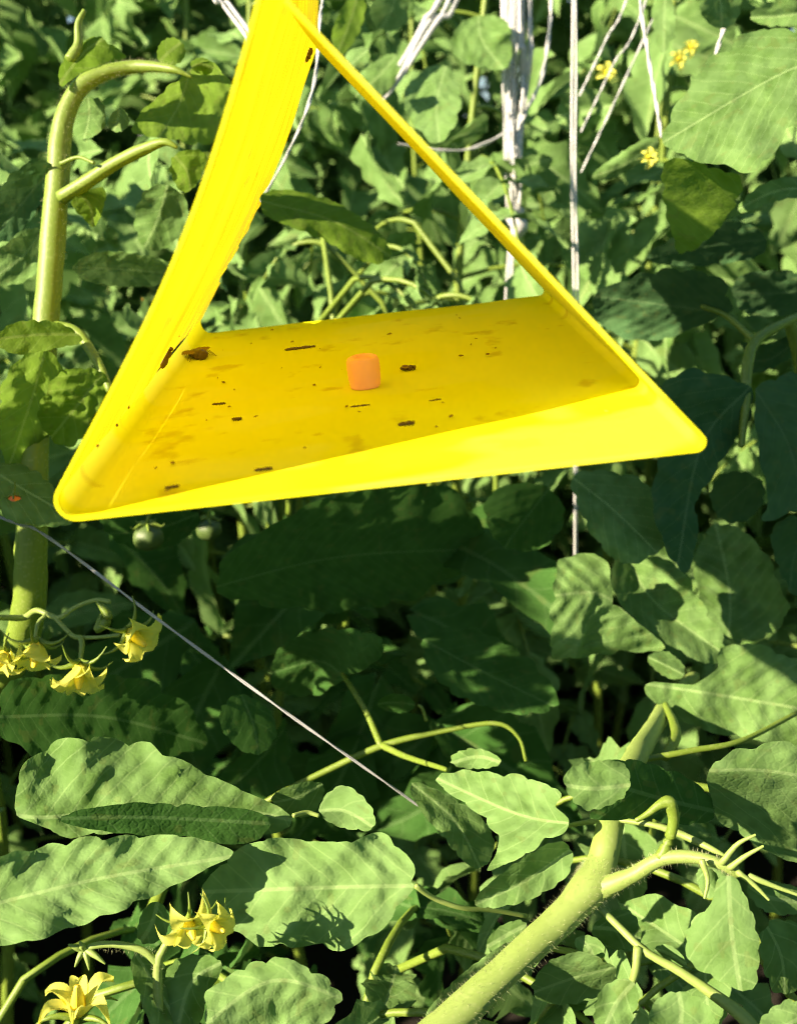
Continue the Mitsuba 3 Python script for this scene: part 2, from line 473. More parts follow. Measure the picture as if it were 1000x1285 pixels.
# ------------------------------------------------------------------ ground
g0 = 40.0
n = 60
xs = np.sinh(np.linspace(-3, 3, n)) / math.sinh(3) * g0
X, Y = np.meshgrid(xs, xs + 1.0)
Z = (meshkit.fbm(np.stack([X * 3, Y * 3, X * 0], -1), 3, 2) - 0.5) * 0.10
i, j = np.meshgrid(np.arange(n - 1), np.arange(n - 1), indexing='ij')
q = np.stack([i * n + j, i * n + j + 1, (i + 1) * n + j + 1, (i + 1) * n + j], -1).reshape(-1, 4)
scene['ground'] = mikit.ply((np.stack([X, Y, Z], -1).reshape(-1, 3), q), 'm_soil', smooth=True)
labels['ground'] = {'label': 'dark bare soil under the tomato plants', 'category': 'soil', 'kind': 'structure'}

# ------------------------------------------------------------------ the yellow trap
A_ = np.array([0.994, 0.026, 0.108])
U_ = np.array([-0.108, -0.007, 0.994])
B_ = np.cross(U_, A_)
A_, U_, B_ = (x / np.linalg.norm(x) for x in (A_, U_, B_))
if B_[1] < 0:
    B_ = -B_
O_ = CAM + np.array([-0.1064, 0.3019, -0.1134])
WID, DEP, HGT, SKEW, RC = 0.2019, 0.2974, 0.1395, 0.0878, 0.0058


def tr(a, b, u):
    return O_ + np.asarray(a)[..., None] * A_ + np.asarray(b)[..., None] * B_ + np.asarray(u)[..., None] * U_


trap = thing('delta_trap', 'bright yellow plastic delta insect trap hanging open above the tomato leaves', 'insect trap')


def sheet(profile, blen, nb=46, warp=0.0010, b0=0.0):
    """profile: (n, 2) in the trap's cross-section; blen: depth for every profile point."""
    prof = np.asarray(profile, float)
    t = np.linspace(0, 1, nb)[None, :]
    a = np.repeat(prof[:, :1], nb, 1)
    u = np.repeat(prof[:, 1:], nb, 1)
    b = b0 + t * (np.asarray(blen, float)[:, None] - b0)
    w = (meshkit.fbm(np.stack([a * 25, b * 22, u * 25], -1), 2, 3) - 0.5) * 2 * warp
    d = np.gradient(prof, axis=0)
    d /= np.linalg.norm(d, axis=1, keepdims=True)
    nn = np.stack([-d[:, 1], d[:, 0]], 1)
    a = a + w * nn[:, :1] - 0.0022 * (b / DEP) * np.clip(a / WID, 0, 1) * np.clip(1.15 - u / HGT, 0, 1)
    u = u + w * nn[:, 1:]
    v = tr(a, b, u).reshape(-1, 3)
    m = len(prof)
    i, j = np.meshgrid(np.arange(m - 1), np.arange(nb - 1), indexing='ij')
    q = np.stack([i * nb + j, i * nb + j + 1, (i + 1) * nb + j + 1, (i + 1) * nb + j], -1).reshape(-1, 4)
    arc = np.concatenate([[0], np.cumsum(np.linalg.norm(np.diff(prof, axis=0), axis=1))])
    uv = np.stack([b.ravel(), np.repeat(arc, nb)], 1)
    return trimesh.Trimesh(v, np.vstack([q[:, [0, 1, 2]], q[:, [0, 2, 3]]]), process=False), uv


def corner(p0, p1, p2, r, n=10):
    """The arc of radius r that rounds p1."""
    p0, p1, p2 = (np.asarray(p, float) for p in (p0, p1, p2))
    d0, d2 = (p0 - p1) / np.linalg.norm(p0 - p1), (p2 - p1) / np.linalg.norm(p2 - p1)
    half = math.acos(np.clip(d0 @ d2, -1, 1)) / 2
    c = p1 + (d0 + d2) / np.linalg.norm(d0 + d2) * r / math.sin(half)
    s, e = p1 + d0 * r / math.tan(half), p1 + d2 * r / math.tan(half)
    a0, a1 = math.atan2(*(s - c)[::-1]), math.atan2(*(e - c)[::-1])
    da = (a1 - a0 + math.pi) % (2 * math.pi) - math.pi
    an = a0 + da * np.linspace(0, 1, n)
    return c + r * np.stack([np.cos(an), np.sin(an)], 1)


def lin(p, q, n):
    t = np.linspace(0, 1, n)[:, None]
    return np.asarray(p) * (1 - t) + np.asarray(q) * t


apex, nl, nr = (SKEW, HGT), (0.0, 0.0), (WID, 0.0)
cl, cr = corner(apex, nl, nr, RC), corner(nl, nr, apex, 0.0026)
floor = np.vstack([cl, lin(cl[-1], cr[0], 60)[1:-1], cr])
m, uv = sheet(floor, np.full(len(floor), DEP), warp=0.0007)
put(trap, 'floor_panel', m, 'm_floor', True, uv)
left = lin(cl[0], apex, 90)
hgt = np.linspace(0, 1, 90)
left = left + (0.0058 * np.sin(np.pi * hgt ** 1.1))[:, None] * np.array([HGT, -SKEW]) / math.hypot(HGT, SKEW)
rag = np.clip(meshkit.fbm(np.stack([hgt * 22, hgt * 0, hgt * 0], 1), 3, 8) - 0.30, 0, 1) * 0.06 * np.clip((hgt - 0.05) / 0.15, 0, 1) * np.clip((0.62 - hgt) / 0.12, 0, 1)
m, uv = sheet(left, DEP - rag, warp=0.0012)
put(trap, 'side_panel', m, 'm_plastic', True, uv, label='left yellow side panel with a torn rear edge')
right = lin(apex, cr[-1], 50)[::-1]
m, uv = sheet(right, np.full(len(right), DEP), warp=0.0005)
put(trap, 'side_panel', m, 'm_floor', True, uv)
fl = lin(apex, (SKEW + 0.007, HGT + 0.045), 20)
m, uv = sheet(fl, np.full(len(fl), DEP), warp=0.0010)
put(trap, 'ridge_flange', m, 'm_plastic', True, uv)
# the turned hem along the front opening
path = np.vstack([left[::-1][2:], floor[1:], right[1:-2]])
d = np.gradient(path, axis=0)
d /= np.linalg.norm(d, axis=1, keepdims=True)
inn = np.stack([-d[:, 1], d[:, 0]], 1)
cenp = np.array([SKEW, HGT / 3])
inn *= np.sign(((cenp - path) * inn).sum(1))[:, None]
sec = [(-0.0004, -0.0005), (0.0007, -0.0005), (0.0009, 0.0004), (0.0007, 0.0016), (-0.0002, 0.0018), (-0.0006, 0.0005)]
rings = np.stack([tr(path[:, 0] + o * inn[:, 0], np.full(len(path), b), path[:, 1] + o * inn[:, 1]) for o, b in sec], 1)
ns = len(sec)
i, j = np.meshgrid(np.arange(len(path) - 1), np.arange(ns), indexing='ij')
q = np.stack([i * ns + j, i * ns + (j + 1) % ns, (i + 1) * ns + (j + 1) % ns, (i + 1) * ns + j], -1).reshape(-1, 4)
put(trap, 'front_hem', (rings.reshape(-1, 3), q), 'm_hem', 40)
# wire hook through the flange
wp = tr(np.array([0.088, 0.090, 0.0925, 0.115, 0.160]), np.array([0.279, 0.2795, 0.28, 0.2795, 0.279]) + 0.012, np.array([0.143, 0.160, 0.18, 0.30, 0.60]))
put(trap, 'wire_hook', tube(spline(wp, 20), 0.0009, 7), 'm_insect')


def floor_hit(px, py, lift=0.0):
    r = P(px, py, 1.0) - CAM
    t = ((O_ + U_ * lift - CAM) @ U_) / (r @ U_)
    return CAM + r * t


def left_hit(px, py):
    e = SKEW * A_ + HGT * U_
    nrm = np.cross(e, B_)
    r = P(px, py, 1.0) - CAM
    t = ((O_ - CAM) @ nrm) / (r @ nrm)
    nrm /= np.linalg.norm(nrm)
    if nrm @ A_ < 0:
        nrm = -nrm
    return CAM + r * t, nrm


def lathe(prof, n=24):
    prof = np.asarray(prof, float)
    ang = np.arange(n) * 2 * np.pi / n
    v = np.stack([prof[:, :1] * np.cos(ang), prof[:, :1] * np.sin(ang), np.repeat(prof[:, 1:], n, 1)], -1).reshape(-1, 3)
    i, j = np.meshgrid(np.arange(len(prof) - 1), np.arange(n), indexing='ij')
    q = np.stack([i * n + j, i * n + (j + 1) % n, (i + 1) * n + (j + 1) % n, (i + 1) * n + j], -1).reshape(-1, 4)
    return v, np.vstack([q[:, [0, 1, 2]], q[:, [0, 2, 3]]])


def set_on(v, origin, x, z):
    z = z / np.linalg.norm(z)
    x = x - z * (x @ z)
    x /= np.linalg.norm(x)
    return origin + v[:, :1] * x + v[:, 1:2] * np.cross(z, x) + v[:, 2:] * z


# orange rubber lure
lure = thing('pheromone_lure', 'small orange rubber lure standing on the yellow trap floor', 'lure')
o = floor_hit(459, 486)
v, f = lathe([(0.0001, 0), (0.0054, 0), (0.0062, 0.0008), (0.0066, 0.0040), (0.0068, 0.0085), (0.0067, 0.0112), (0.0061, 0.0126), (0.0048, 0.0132), (0.0034, 0.0128), (0.0026, 0.0119), (0.0001, 0.0117)])
put(lure, 'rubber_cup', (set_on(v, o, A_, U_), f), 'm_lure', 35)

# insects stuck in the glue
ball = trimesh.creation.icosphere(subdivisions=2)


def insect(x, y, L, W, ang, wall=False, wings=False, label=''):
    t = thing('dead_insect', label, 'insect', 'dead insects stuck inside the yellow trap')
    o, nrm = left_hit(x, y) if wall else (floor_hit(x, y), U_)
    d = (np.asarray(P(x + 10 * math.cos(ang), y + 10 * math.sin(ang), 0.5)) - P(x, y, 0.5))
    parts = []
    for c, s, w in ((-0.22, 0.62, 0.9), (0.16, 0.38, 1.0), (0.42, 0.18, 0.75)):
        vv = ball.vertices * [s * L / 2, W * w / 2, W * w / 2 * 0.8] + [c * L, 0, W * 0.32]
        vv = vv + (meshkit.noise(vv / (W * 0.5), 3)[:, None] - 0.5) * W * 0.16
        parts.append((vv, ball.faces))
    for s in (-1, 1):
        for k in (-0.1, 0.12, 0.3):
            pp = np.array([[k * L, 0, W * 0.3], [k * L, s * W * 0.7, W * 0.5], [(k * 1.2) * L, s * W * 1.1, 0.0002]])
            parts.append(tube(pp, 0.00018, 4))
    v, f = join(parts)
    put(t, 'body', (set_on(v, o, d, nrm), f), 'm_insect', 50)
    if wings:
        for s in (-1, 1):
            tt = np.linspace(0, 1, 8)
            up = np.stack([-0.55 * L * tt + 0.15 * L, s * (0.25 * W + W * 1.1 * np.sin(np.pi * tt * 0.9) * 0.9), W * 0.45 + 0.2 * W * tt], 1)
            lo = np.stack([-0.55 * L * tt + 0.15 * L, s * 0.2 * W * np.ones(8), W * 0.6 + 0 * tt], 1)
            vv = np.vstack([up, lo])
            qq = np.array([[a, a + 1, a + 9, a + 8] for a in range(7)])
            put(t, 'wing', (set_on(vv, o, d, nrm), qq), 'm_wing', True)


insect(377, 438, 0.0150, 0.0020, -0.05, label='long thin brown insect near the rear edge of the trap floor')
insect(512, 464, 0.0068, 0.0028, 0.25, wings=True, label='black insect just right of the orange lure')
insect(452, 511, 0.0076, 0.0014, 0.05, label='thin dark insect in front of the orange lure')
insect(510, 534, 0.0060, 0.0023, -0.35, label='dark insect at the edge of the sunlit strip in mid trap floor')
insect(546, 504, 0.0050, 0.0014, -0.6, label='small faint insect right of the thin one in front of the lure')
insect(275, 508, 0.0056, 0.0014, 0.3, label='small dark insect on the left half of the trap floor')
insect(331, 590, 0.0058, 0.0013, -0.25, label='thin insect near the front hem of the trap floor, left of centre')
insect(216, 612, 0.0046, 0.0011, -0.5, label='small brown insect nearest the left front corner of the trap floor')
insect(297, 527, 0.0040, 0.0016, 0.6, label='tiny speck-like insect below the one on the left half of the floor')
insect(205, 447, 0.0100, 0.0042, -1.05, wall=True, label='reddish brown insect stuck on the left panel near its rear edge')
insect(249, 450, 0.0130, 0.0070, 1.2, wings=True, label='broad winged brown moth lying in the rear left corner of the trap')
insect(108, 596, 0.0046, 0.0022, 0.2, wall=True, label='small brown insect low on the left panel by the front corner')
insect(384, 66, 0.0066, 0.0040, 1.0, wall=True, label='tiny dark insect high on the left panel where the side bar joins')
g = np.random.default_rng(11)
parts = []
for _ in range(34):
    a, b = g.uniform(0.02, 0.18), g.uniform(0.01, 0.28)
    s = g.uniform(0.0003, 0.0008)
    vv = trimesh.creation.icosphere(subdivisions=0).vertices * [s * g.uniform(1, 2.6), s, s * 0.6]
    c, sn = math.cos(g.uniform(0, 6)), math.sin(g.uniform(0, 6))
    parts.append((tr(a + vv[:, 0] * c, b + vv[:, 1] + vv[:, 0] * sn, 0.0012 + vv[:, 2]), trimesh.creation.icosphere(subdivisions=0).faces))
for _ in range(22):
    h, b = g.uniform(0.03, 0.7), g.uniform(0.005, 0.2)
    s = g.uniform(0.0004, 0.0009)
    vv = trimesh.creation.icosphere(subdivisions=0).vertices * [s * 0.7, s * g.uniform(1, 2), s]
    parts.append((tr(SKEW * h + 0.0008 + vv[:, 0], b + vv[:, 1], HGT * h + vv[:, 2]), trimesh.creation.icosphere(subdivisions=0).faces))
scene['glue_debris'] = mikit.ply(join(parts), 'm_wing', smooth=False)
labels['glue_debris'] = {'label': 'tiny dark specks of dirt in the glue inside the yellow trap', 'category': 'debris', 'kind': 'stuff'}

# ------------------------------------------------------------------ strings
def string(name, rows, label, mat='m_twine', n=40, group=None, cat='string', twin=0):
    (ax, ay, az, ar), (bx, by, bz, _) = rows[0], rows[1]
    if ay < 0 and 'twine' not in name:                                # tied to a wire high above the row
        f_ = 420 / (by - ay)
        rows = [(ax - (bx - ax) * f_ * 0.6, ay - 420, az, ar)] + list(rows)
    p, r = px_path(rows, n + 20)
    n = n + 20
    r = r * 0.62
    g = np.random.default_rng(len(scene))
    parts = []
    ln = np.linspace(0, 1, n)
    if twin:
        for q in range(twin):
            off = (q - (twin - 1) / 2) * 2.0
            w = RGT * (off * r + 0.5 * r * np.sin(ln * g.uniform(8, 18) + q * 2.1))[:, None] + FWD * (r * 0.8 * np.cos(ln * 11 + q * 1.3))[:, None]
            parts.append(tube(p + w, r * 0.8, 6))
    else:
        a = ln * np.linalg.norm(p[-1] - p[0]) / (r.mean() * 60) * 2 * np.pi
        dirn = p[-1] - p[0]
        e1 = np.cross(dirn, FWD)
        e1 /= np.linalg.norm(e1)
        e2 = np.cross(dirn, e1)
        e2 /= np.linalg.norm(e2)
        m = max(n, min(400, int(a[-1] * 1.2)))
        u = np.linspace(0, 1, m)
        pp = np.stack([np.interp(u, ln, p[:, k]) for k in range(3)], 1)
        rr, aa = np.interp(u, ln, r), np.interp(u, ln, a)
        for q in range(2):
            parts.append(tube(pp + (rr * 0.45)[:, None] * (np.cos(aa + q * np.pi)[:, None] * e1 + np.sin(aa + q * np.pi)[:, None] * e2), rr * 0.62, 6))
    t = thing(name, label, cat, group)
    scene[t] = mikit.ply(join(parts), mat, smooth=60)
    return t


GS = 'white support strings behind the trap'
# bundle of white plastic twine
t = thing('twine_bundle', 'thick bundle of white plastic twine hanging behind the trap', 'twine')
g = np.random.default_rng(5)
parts = []
for q in range(34):
    u = g.uniform(-1, 1)
    ys = np.array([-480, 8, 60, 120, 180, 240, 268])
    half = np.array([19, 19, 18, 16, 11, 9.5, 9])
    cx = np.array([648, 649, 650, 648, 645, 646, 646])
    ph = g.uniform(0, 6)
    rows = [(c + h * (u + 0.25 * math.sin(yy / 60 + ph)) * 0.9, yy, 1.0 + 0.012 * g.normal(), g.uniform(0.8, 2.2)) for yy, h, c in zip(ys, half, cx)]
    p, r = px_path(rows, 30)
    parts.append(tube(p, r, 6))
scene[t + '__strand'] = mikit.ply(join(parts), 'm_twine', smooth=60)
labels[t + '__strand'] = {'kind': 'stuff'}
put(t, 'knot', tube(*px_path([(646, 262, 1.0, 11), (647, 275, 1.0, 13), (650, 290, 1.0, 10), (640, 300, 1.0, 6)], 14), 10, 0.35), 'm_twine')
parts = [tube(*px_path([(645 + q, 285, 1.0, 1.6), (640 + q, 330, 1.0, 1.5), (638 + q * 1.6, 400, 1.0, 1.4)], 14), 6) for q in (-3, 0, 3)]
put(t, 'tail', join(parts), 'm_twine')
string('support_string', [(692, -40, 0.99, 4), (690, 30, 0.99, 4), (680, 95, 0.99, 4.5), (660, 140, 0.99, 4), (648, 165, 0.99, 3)], 'slack white string curving in to the twine bundle from its right', group=GS)
string('support_string', [(640, 162, 0.99, 3), (612, 178, 0.98, 3.4), (580, 188, 0.97, 3.2), (540, 187, 0.96, 3), (500, 180, 0.95, 2.5)], 'loose white string end sagging left from the twine bundle to the trap bar', group=GS)
string('support_string', [(720, -60, 0.95, 3.6), (720, 100, 0.95, 3.4), (721, 240, 0.95, 3.2), (722, 400, 0.95, 3), (722, 800, 0.95, 2.6)], 'straight upright pair of white strings right of the twine bundle', twin=2, group=GS)
string('support_string', [(798, -40, 0.94, 2.6), (760, 50, 0.94, 2.6), (727, 120, 0.945, 2.6)], 'slanting white string tied to the upright pair, highest of three', group=GS)
string('support_string', [(812, -5, 0.94, 2.4), (770, 80, 0.94, 2.3), (729, 165, 0.945, 2.2)], 'slanting white string tied to the upright pair, middle of three', group=GS)
string('support_string', [(830, 0, 0.94, 2.4), (770, 130, 0.94, 2.3), (729, 216, 0.945, 2.2)], 'slanting white string tied to the upright pair, lowest of three', group=GS)
string('support_string', [(800, -40, 0.80, 4), (812, 60, 0.80, 4), (822, 120, 0.80, 3.8), (830, 172, 0.80, 3.4)], 'white string running down to the big pale leaf at upper right', group=GS)
string('support_string', [(925, -50, 0.80, 4.5), (912, 20, 0.80, 4.5), (898, 68, 0.80, 4.2)], 'short white string end just above the big pale leaf', group=GS)
string('support_string', [(575, -30, 1.0, 7), (540, 25, 1.0, 7), (500, 95, 1.0, 5), (470, 130, 1.0, 4)], 'frayed pale string behind the top of the trap bar', twin=3, group=GS)
string('support_string', [(255, -45, 0.72, 6), (285, 5, 0.72, 6), (318, 55, 0.72, 6), (350, 105, 0.72, 6)], 'white strap slanting behind the top of the left trap panel', twin=2, group=GS)
string('support_string', [(408, -50, 0.72, 3.5), (402, 20, 0.72, 3.5), (393, 110, 0.72, 4), (362, 190, 0.72, 3), (300, 300, 0.72, 3)], 'white string hanging close behind the trap ridge', group=GS)
string('guide_string', [(-60, 625, 0.575, 3), (20, 657, 0.58, 3), (60, 674, 0.585, 3.1), (210, 786, 0.56, 3.2), (360, 895, 0.55, 3.2), (520, 1008, 0.565, 2.6), (590, 1062, 0.60, 2.6)], 'thin taut grey string slanting down from the left stem to the middle', mat='m_wire')

# ------------------------------------------------------------------ plants in the foreground
GP = 'tomato plants around the trap'
left_p = thing('tomato_plant', 'tall tomato plant at the left edge with a bent growing tip and thick upright stem', 'tomato plant', GP)
low_p = thing('tomato_plant', 'low tomato plant at lower left with broad pale sunlit leaves and yellow flowers', 'tomato plant', GP)
stem_p = thing('tomato_plant', 'tomato plant at lower right with a thick pale hairy slanting stem', 'tomato plant', GP)
big_p = thing('tomato_plant', 'tomato plant at upper right with one very large pale creased leaf', 'tomato plant', GP)
dusk_p = thing('tomato_plant', 'shaded tomato plant right of the trap with drooping dusky green leaves', 'tomato plant', GP)
dark_p = thing('tomato_plant', 'dark shaded tomato plant below the trap with a forked leaf stalk', 'tomato plant', GP)
mid_p = thing('tomato_plant', 'sunlit tomato plant behind the trap bar with a pale upright leaf', 'tomato plant', GP)


def flower(parent, px, py, d, axis, size, seed, open_=0.6, label=None, slim=1.0):
    """axis: (right, up, towards the camera): where the flower opens to."""
    g = np.random.default_rng(seed)
    key = key_for(parent + '__flower')
    o = P(px, py, d)
    z = axis[0] * RGT + axis[1] * UPV - axis[2] * FWD
    z = z / np.linalg.norm(z)
    x = np.cross(z, [0.3, 0.8, 0.5])
    x /= np.linalg.norm(x)
    prof = [(0.0001, 0.60), (0.05, 0.58), (0.10, 0.40), (0.13, 0.18), (0.12, 0.05), (0.09, 0.0)]
    v, f = lathe(prof, 12)
    v[:, :2] *= (1 + 0.1 * np.cos(6 * np.arctan2(v[:, 1], v[:, 0])))[:, None]
    scene[key] = mikit.ply((set_on(v * size, o, x, z), f), 'm_anther', smooth=True)
    if label:
        labels[key] = {'label': label}
    nn = 6
    for i in range(nn):
        an = 2 * np.pi * (i + g.uniform(-0.12, 0.12)) / nn
        t = np.linspace(0, 1, 9)[:, None]
        s = np.linspace(-1, 1, 5)[None]
        ln = g.uniform(0.85, 1.15)
        w = 0.28 * slim * np.sin(np.pi * np.clip(t * 0.85 + 0.15, 0, 1)) ** 0.7 * (1 - 0.4 * t) + 0.004
        refl = open_ + g.uniform(-0.25, 0.25)
        rad = 0.08 + ln * (0.75 * np.sin(t * 1.5) if refl > 0.5 else 0.55 * t)
        zz = 0.42 * np.sin(t * np.pi * 0.75) - refl * 0.75 * t**2.2 + 0.12 * np.abs(s) + 0.03 * np.sin(t * 8 + i)
        xx = np.broadcast_to(rad, (9, 5)) + 0 * s
        yy = s * w + 0.04 * t * g.normal()
        lv = np.stack([xx * math.cos(an) - yy * math.sin(an), xx * math.sin(an) + yy * math.cos(an), zz + 0 * s], -1).reshape(-1, 3) * size
        a, b = np.meshgrid(np.arange(8), np.arange(4), indexing='ij')
        q = np.stack([a * 5 + b, (a + 1) * 5 + b, (a + 1) * 5 + b + 1, a * 5 + b + 1], -1).reshape(-1, 4)
        put(key, 'petal', (set_on(lv, o, x, z), q), 'm_petal')
    parts = []
    for i in range(5):
        an = 2 * np.pi * (i + 0.5) / 5
        t = np.linspace(0, 1, 7)
        pp = np.stack([(0.06 + 0.75 * t) * math.cos(an), (0.06 + 0.75 * t) * math.sin(an), -0.05 + 0.22 * np.sin(t * 2) - 0.35 * t**2], 1) * size
        parts.append(tube(set_on(pp, o, x, z), np.linspace(0.075, 0.012, 7) * size, 5))
    v, f = lathe([(0.0001, -0.14), (0.07, -0.12), (0.10, -0.02), (0.06, 0.05), (0.0001, 0.06)], 10)
    parts.append((set_on(v * size, o, x, z), f))
    put(key, 'calyx', join(parts), 'm_stem')
    return key


# --- left plant
stalk(left_p, 'stem', [(-330, 1150, 0.80, 22), (-190, 960, 0.74, 22), (-75, 920, 0.70, 22), (5, 845, 0.655, 21.5), (34, 775, 0.63, 21), (39, 690, 0.615, 20), (42, 560, 0.61, 19), (55, 430, 0.61, 17), (64, 330, 0.61, 16), (72, 225, 0.61, 15), (76, 175, 0.61, 13.5), (85, 135, 0.61, 12), (104, 106, 0.61, 11), (132, 91, 0.61, 9.5), (172, 83, 0.61, 7.5), (215, 86, 0.60, 5), (240, 96, 0.60, 2)], n=110, sides=14, label='thick upright green stem bending over at the top')
stalk(left_p, 'branch', [(76, 248, 0.605, 9), (105, 230, 0.60, 9.5), (140, 207, 0.595, 8.5), (175, 189, 0.59, 8), (205, 178, 0.585, 5), (222, 184, 0.585, 3)])
stalk(left_p, 'branch', [(70, 410, 0.60, 8), (95, 416, 0.595, 7), (112, 437, 0.59, 6.5), (126, 462, 0.585, 6), (138, 490, 0.58, 5)])
stalk(left_p, 'tendril', [(88, 75, 0.61, 8), (98, 55, 0.61, 6), (98, 30, 0.61, 4.5), (106, 12, 0.61, 3)])
stalk(left_p, 'tendril', [(76, 205, 0.60, 3), (98, 197, 0.595, 2.4), (118, 204, 0.59, 2)])
p, r = px_path([(64, 330, 0.61, 16), (72, 225, 0.61, 15), (76, 175, 0.61, 13.5), (85, 135, 0.61, 12), (104, 106, 0.61, 11), (132, 91, 0.61, 9.5), (172, 83, 0.61, 7.5), (215, 86, 0.60, 5)], 60)
k = put(left_p, 'hair', hairs(p, r, 1500, 0.0022, 3), 'm_hair', False)
labels[k] = {'kind': 'stuff'}
Y_ = 'm_young'
leaf(left_p, [(238, 88), (258, 71), (275, 82), (293, 102), (300, 130), (290, 165), (269, 186), (218, 177), (184, 170), (160, 167), (170, 146), (190, 126), (211, 105)], [(240, 84), (225, 130), (200, 172)], 0.60, 0.66, -0.35, -0.25, Y_, label='yellowish green leaf lit from behind')
leaf(left_p, [(207, 200), (231, 184), (258, 187), (262, 205), (253, 221), (238, 247), (218, 236)], [(212, 188), (235, 215), (240, 246)], 0.60, 0.63, -0.2, -0.3, Y_)
leaf(left_p, [(83, 246), (110, 238), (137, 228), (131, 263), (118, 293), (105, 272), (95, 268)], [(90, 240), (112, 255), (118, 292)], 0.60, 0.61, -0.3, 0.2, Y_)
leaf(left_p, [(92, 126), (112, 122), (129, 119), (136, 150), (128, 168), (112, 175), (90, 176), (86, 150)], [(110, 118), (112, 145), (105, 176)], 0.62, 0.66, 0.75, 0.75)
leaf(left_p, [(132, 150), (150, 128), (165, 145), (160, 165), (140, 168)], [(150, 130), (148, 150), (142, 168)], 0.62, 0.64, 0.7, 0.4)
leaf(left_p, [(195, 60), (205, 48), (218, 43), (235, 56), (233, 78), (212, 84), (197, 79)], [(196, 80), (215, 62), (232, 50)], 0.60, 0.61, 0.6, 0.4, Y_, wave=2)
leaf(left_p, [(235, 78), (248, 70), (262, 72), (272, 84), (262, 96), (244, 92)], [(236, 86), (252, 80), (270, 86)], 0.60, 0.60, 0.6, 0.3, Y_, wave=2)
leaf(left_p, [(70, 92), (82, 66), (105, 50), (124, 40), (134, 52), (150, 62), (164, 72), (140, 80), (110, 86), (88, 100), (74, 115)], [(74, 105), (104, 66), (130, 48)], 0.60, 0.62, 0.7, 0.6, Y_, wave=2, label='small fuzzy young leaf crowning the bent tip')
leaf(left_p, [(5, 411), (20, 401), (68, 400), (95, 413), (112, 432), (82, 434), (51, 442), (22, 447), (0, 440), (-12, 425)], [(100, 420), (50, 420), (-10, 426)], 0.585, 0.56, 0.4, 0.2, Y_, label='bright yellowish green leaf wrapped round the stem')
leaf(left_p, [(20, 440), (60, 436), (82, 450), (84, 500), (60, 560), (40, 590), (0, 600), (-10, 500)], [(60, 430), (40, 500), (10, 590)], 0.58, 0.60, -0.2, -0.1, Y_)
leaf(left_p, [(58, 483), (78, 462), (112, 456), (137, 468), (140, 495), (118, 530), (99, 558), (75, 566), (51, 540), (44, 515)], [(132, 464), (100, 505), (62, 552)], 0.575, 0.60, 0.0, 0.1, Y_, relief=2.5, wave=1.5)
leaf(left_p, [(-10, 240), (20, 208), (56, 196), (70, 205), (62, 240), (45, 268), (20, 300), (-12, 315)], [(72, 200), (40, 240), (-10, 300)], 0.60, 0.64, 0.2, 0.0, 'm_dusky')
leaf(left_p, [(-10, 310), (20, 300), (45, 275), (58, 300), (50, 345), (20, 360), (-12, 360)], [(58, 280), (30, 320), (-10, 350)], 0.62, 0.66, -0.1, 0.1)
leaf(left_p, [(-10, 572), (30, 580), (60, 600), (82, 625), (104, 655), (70, 664), (40, 660), (-10, 655)], [(-10, 590), (40, 620), (104, 656)], 0.59, 0.57, -0.1, -0.2)
leaf(left_p, [(170, 240), (205, 222), (242, 250), (238, 285), (222, 305), (190, 322), (165, 300)], [(212, 225), (200, 270), (178, 318)], 0.66, 0.70, 0.1, 0.55, label=None)
leaf(left_p, [(85, 330), (120, 312), (165, 315), (210, 325), (240, 345), (200, 362), (140, 360), (95, 352)], [(82, 335), (160, 338), (240, 346)], 0.68, 0.70, -0.1, -0.2)
# flower truss of the left plant
stalk(left_p, 'flower_stalk', [(30, 775, 0.61, 4.32), (-5, 775, 0.59, 3.60)][::-1] + [(45, 766, 0.60, 3.60), (62, 772, 0.595, 3.60), (75, 775, 0.59, 3.24), (95, 762, 0.59, 2.88), (120, 753, 0.585, 2.59), (138, 755, 0.58, 2.88)], 'm_palestem', n=40)
stalk(left_p, 'flower_stalk', [(70, 776, 0.59, 2.88), (90, 797, 0.585, 2.88), (102, 803, 0.58, 3.60), (101, 830, 0.575, 2.88)], 'm_palestem')
stalk(left_p, 'flower_stalk', [(95, 800, 0.585, 2.52), (120, 800, 0.58, 2.45), (150, 797, 0.58, 2.59)], 'm_palestem')
stalk(left_p, 'flower_stalk', [(58, 772, 0.595, 2.88), (48, 782, 0.59, 2.52), (44, 800, 0.58, 2.16)], 'm_palestem')
stalk(left_p, 'flower_stalk', [(122, 753, 0.585, 2.88), (135, 775, 0.585, 6.48), (122, 790, 0.585, 5.04), (128, 770, 0.586, 2.16)], 'm_stem')
flower(left_p, 46, 806, 0.575, (0.0, -0.9, 0.35), 0.0235, 1, 0.05)
flower(left_p, 100, 834, 0.565, (0.1, -0.85, 0.45), 0.0235, 2, 0.0)
flower(left_p, 162, 792, 0.57, (0.75, -0.5, 0.5), 0.0240, 3, 0.1)
flower(left_p, 8, 818, 0.575, (-0.3, -0.7, 0.5), 0.0210, 4, 0.1)
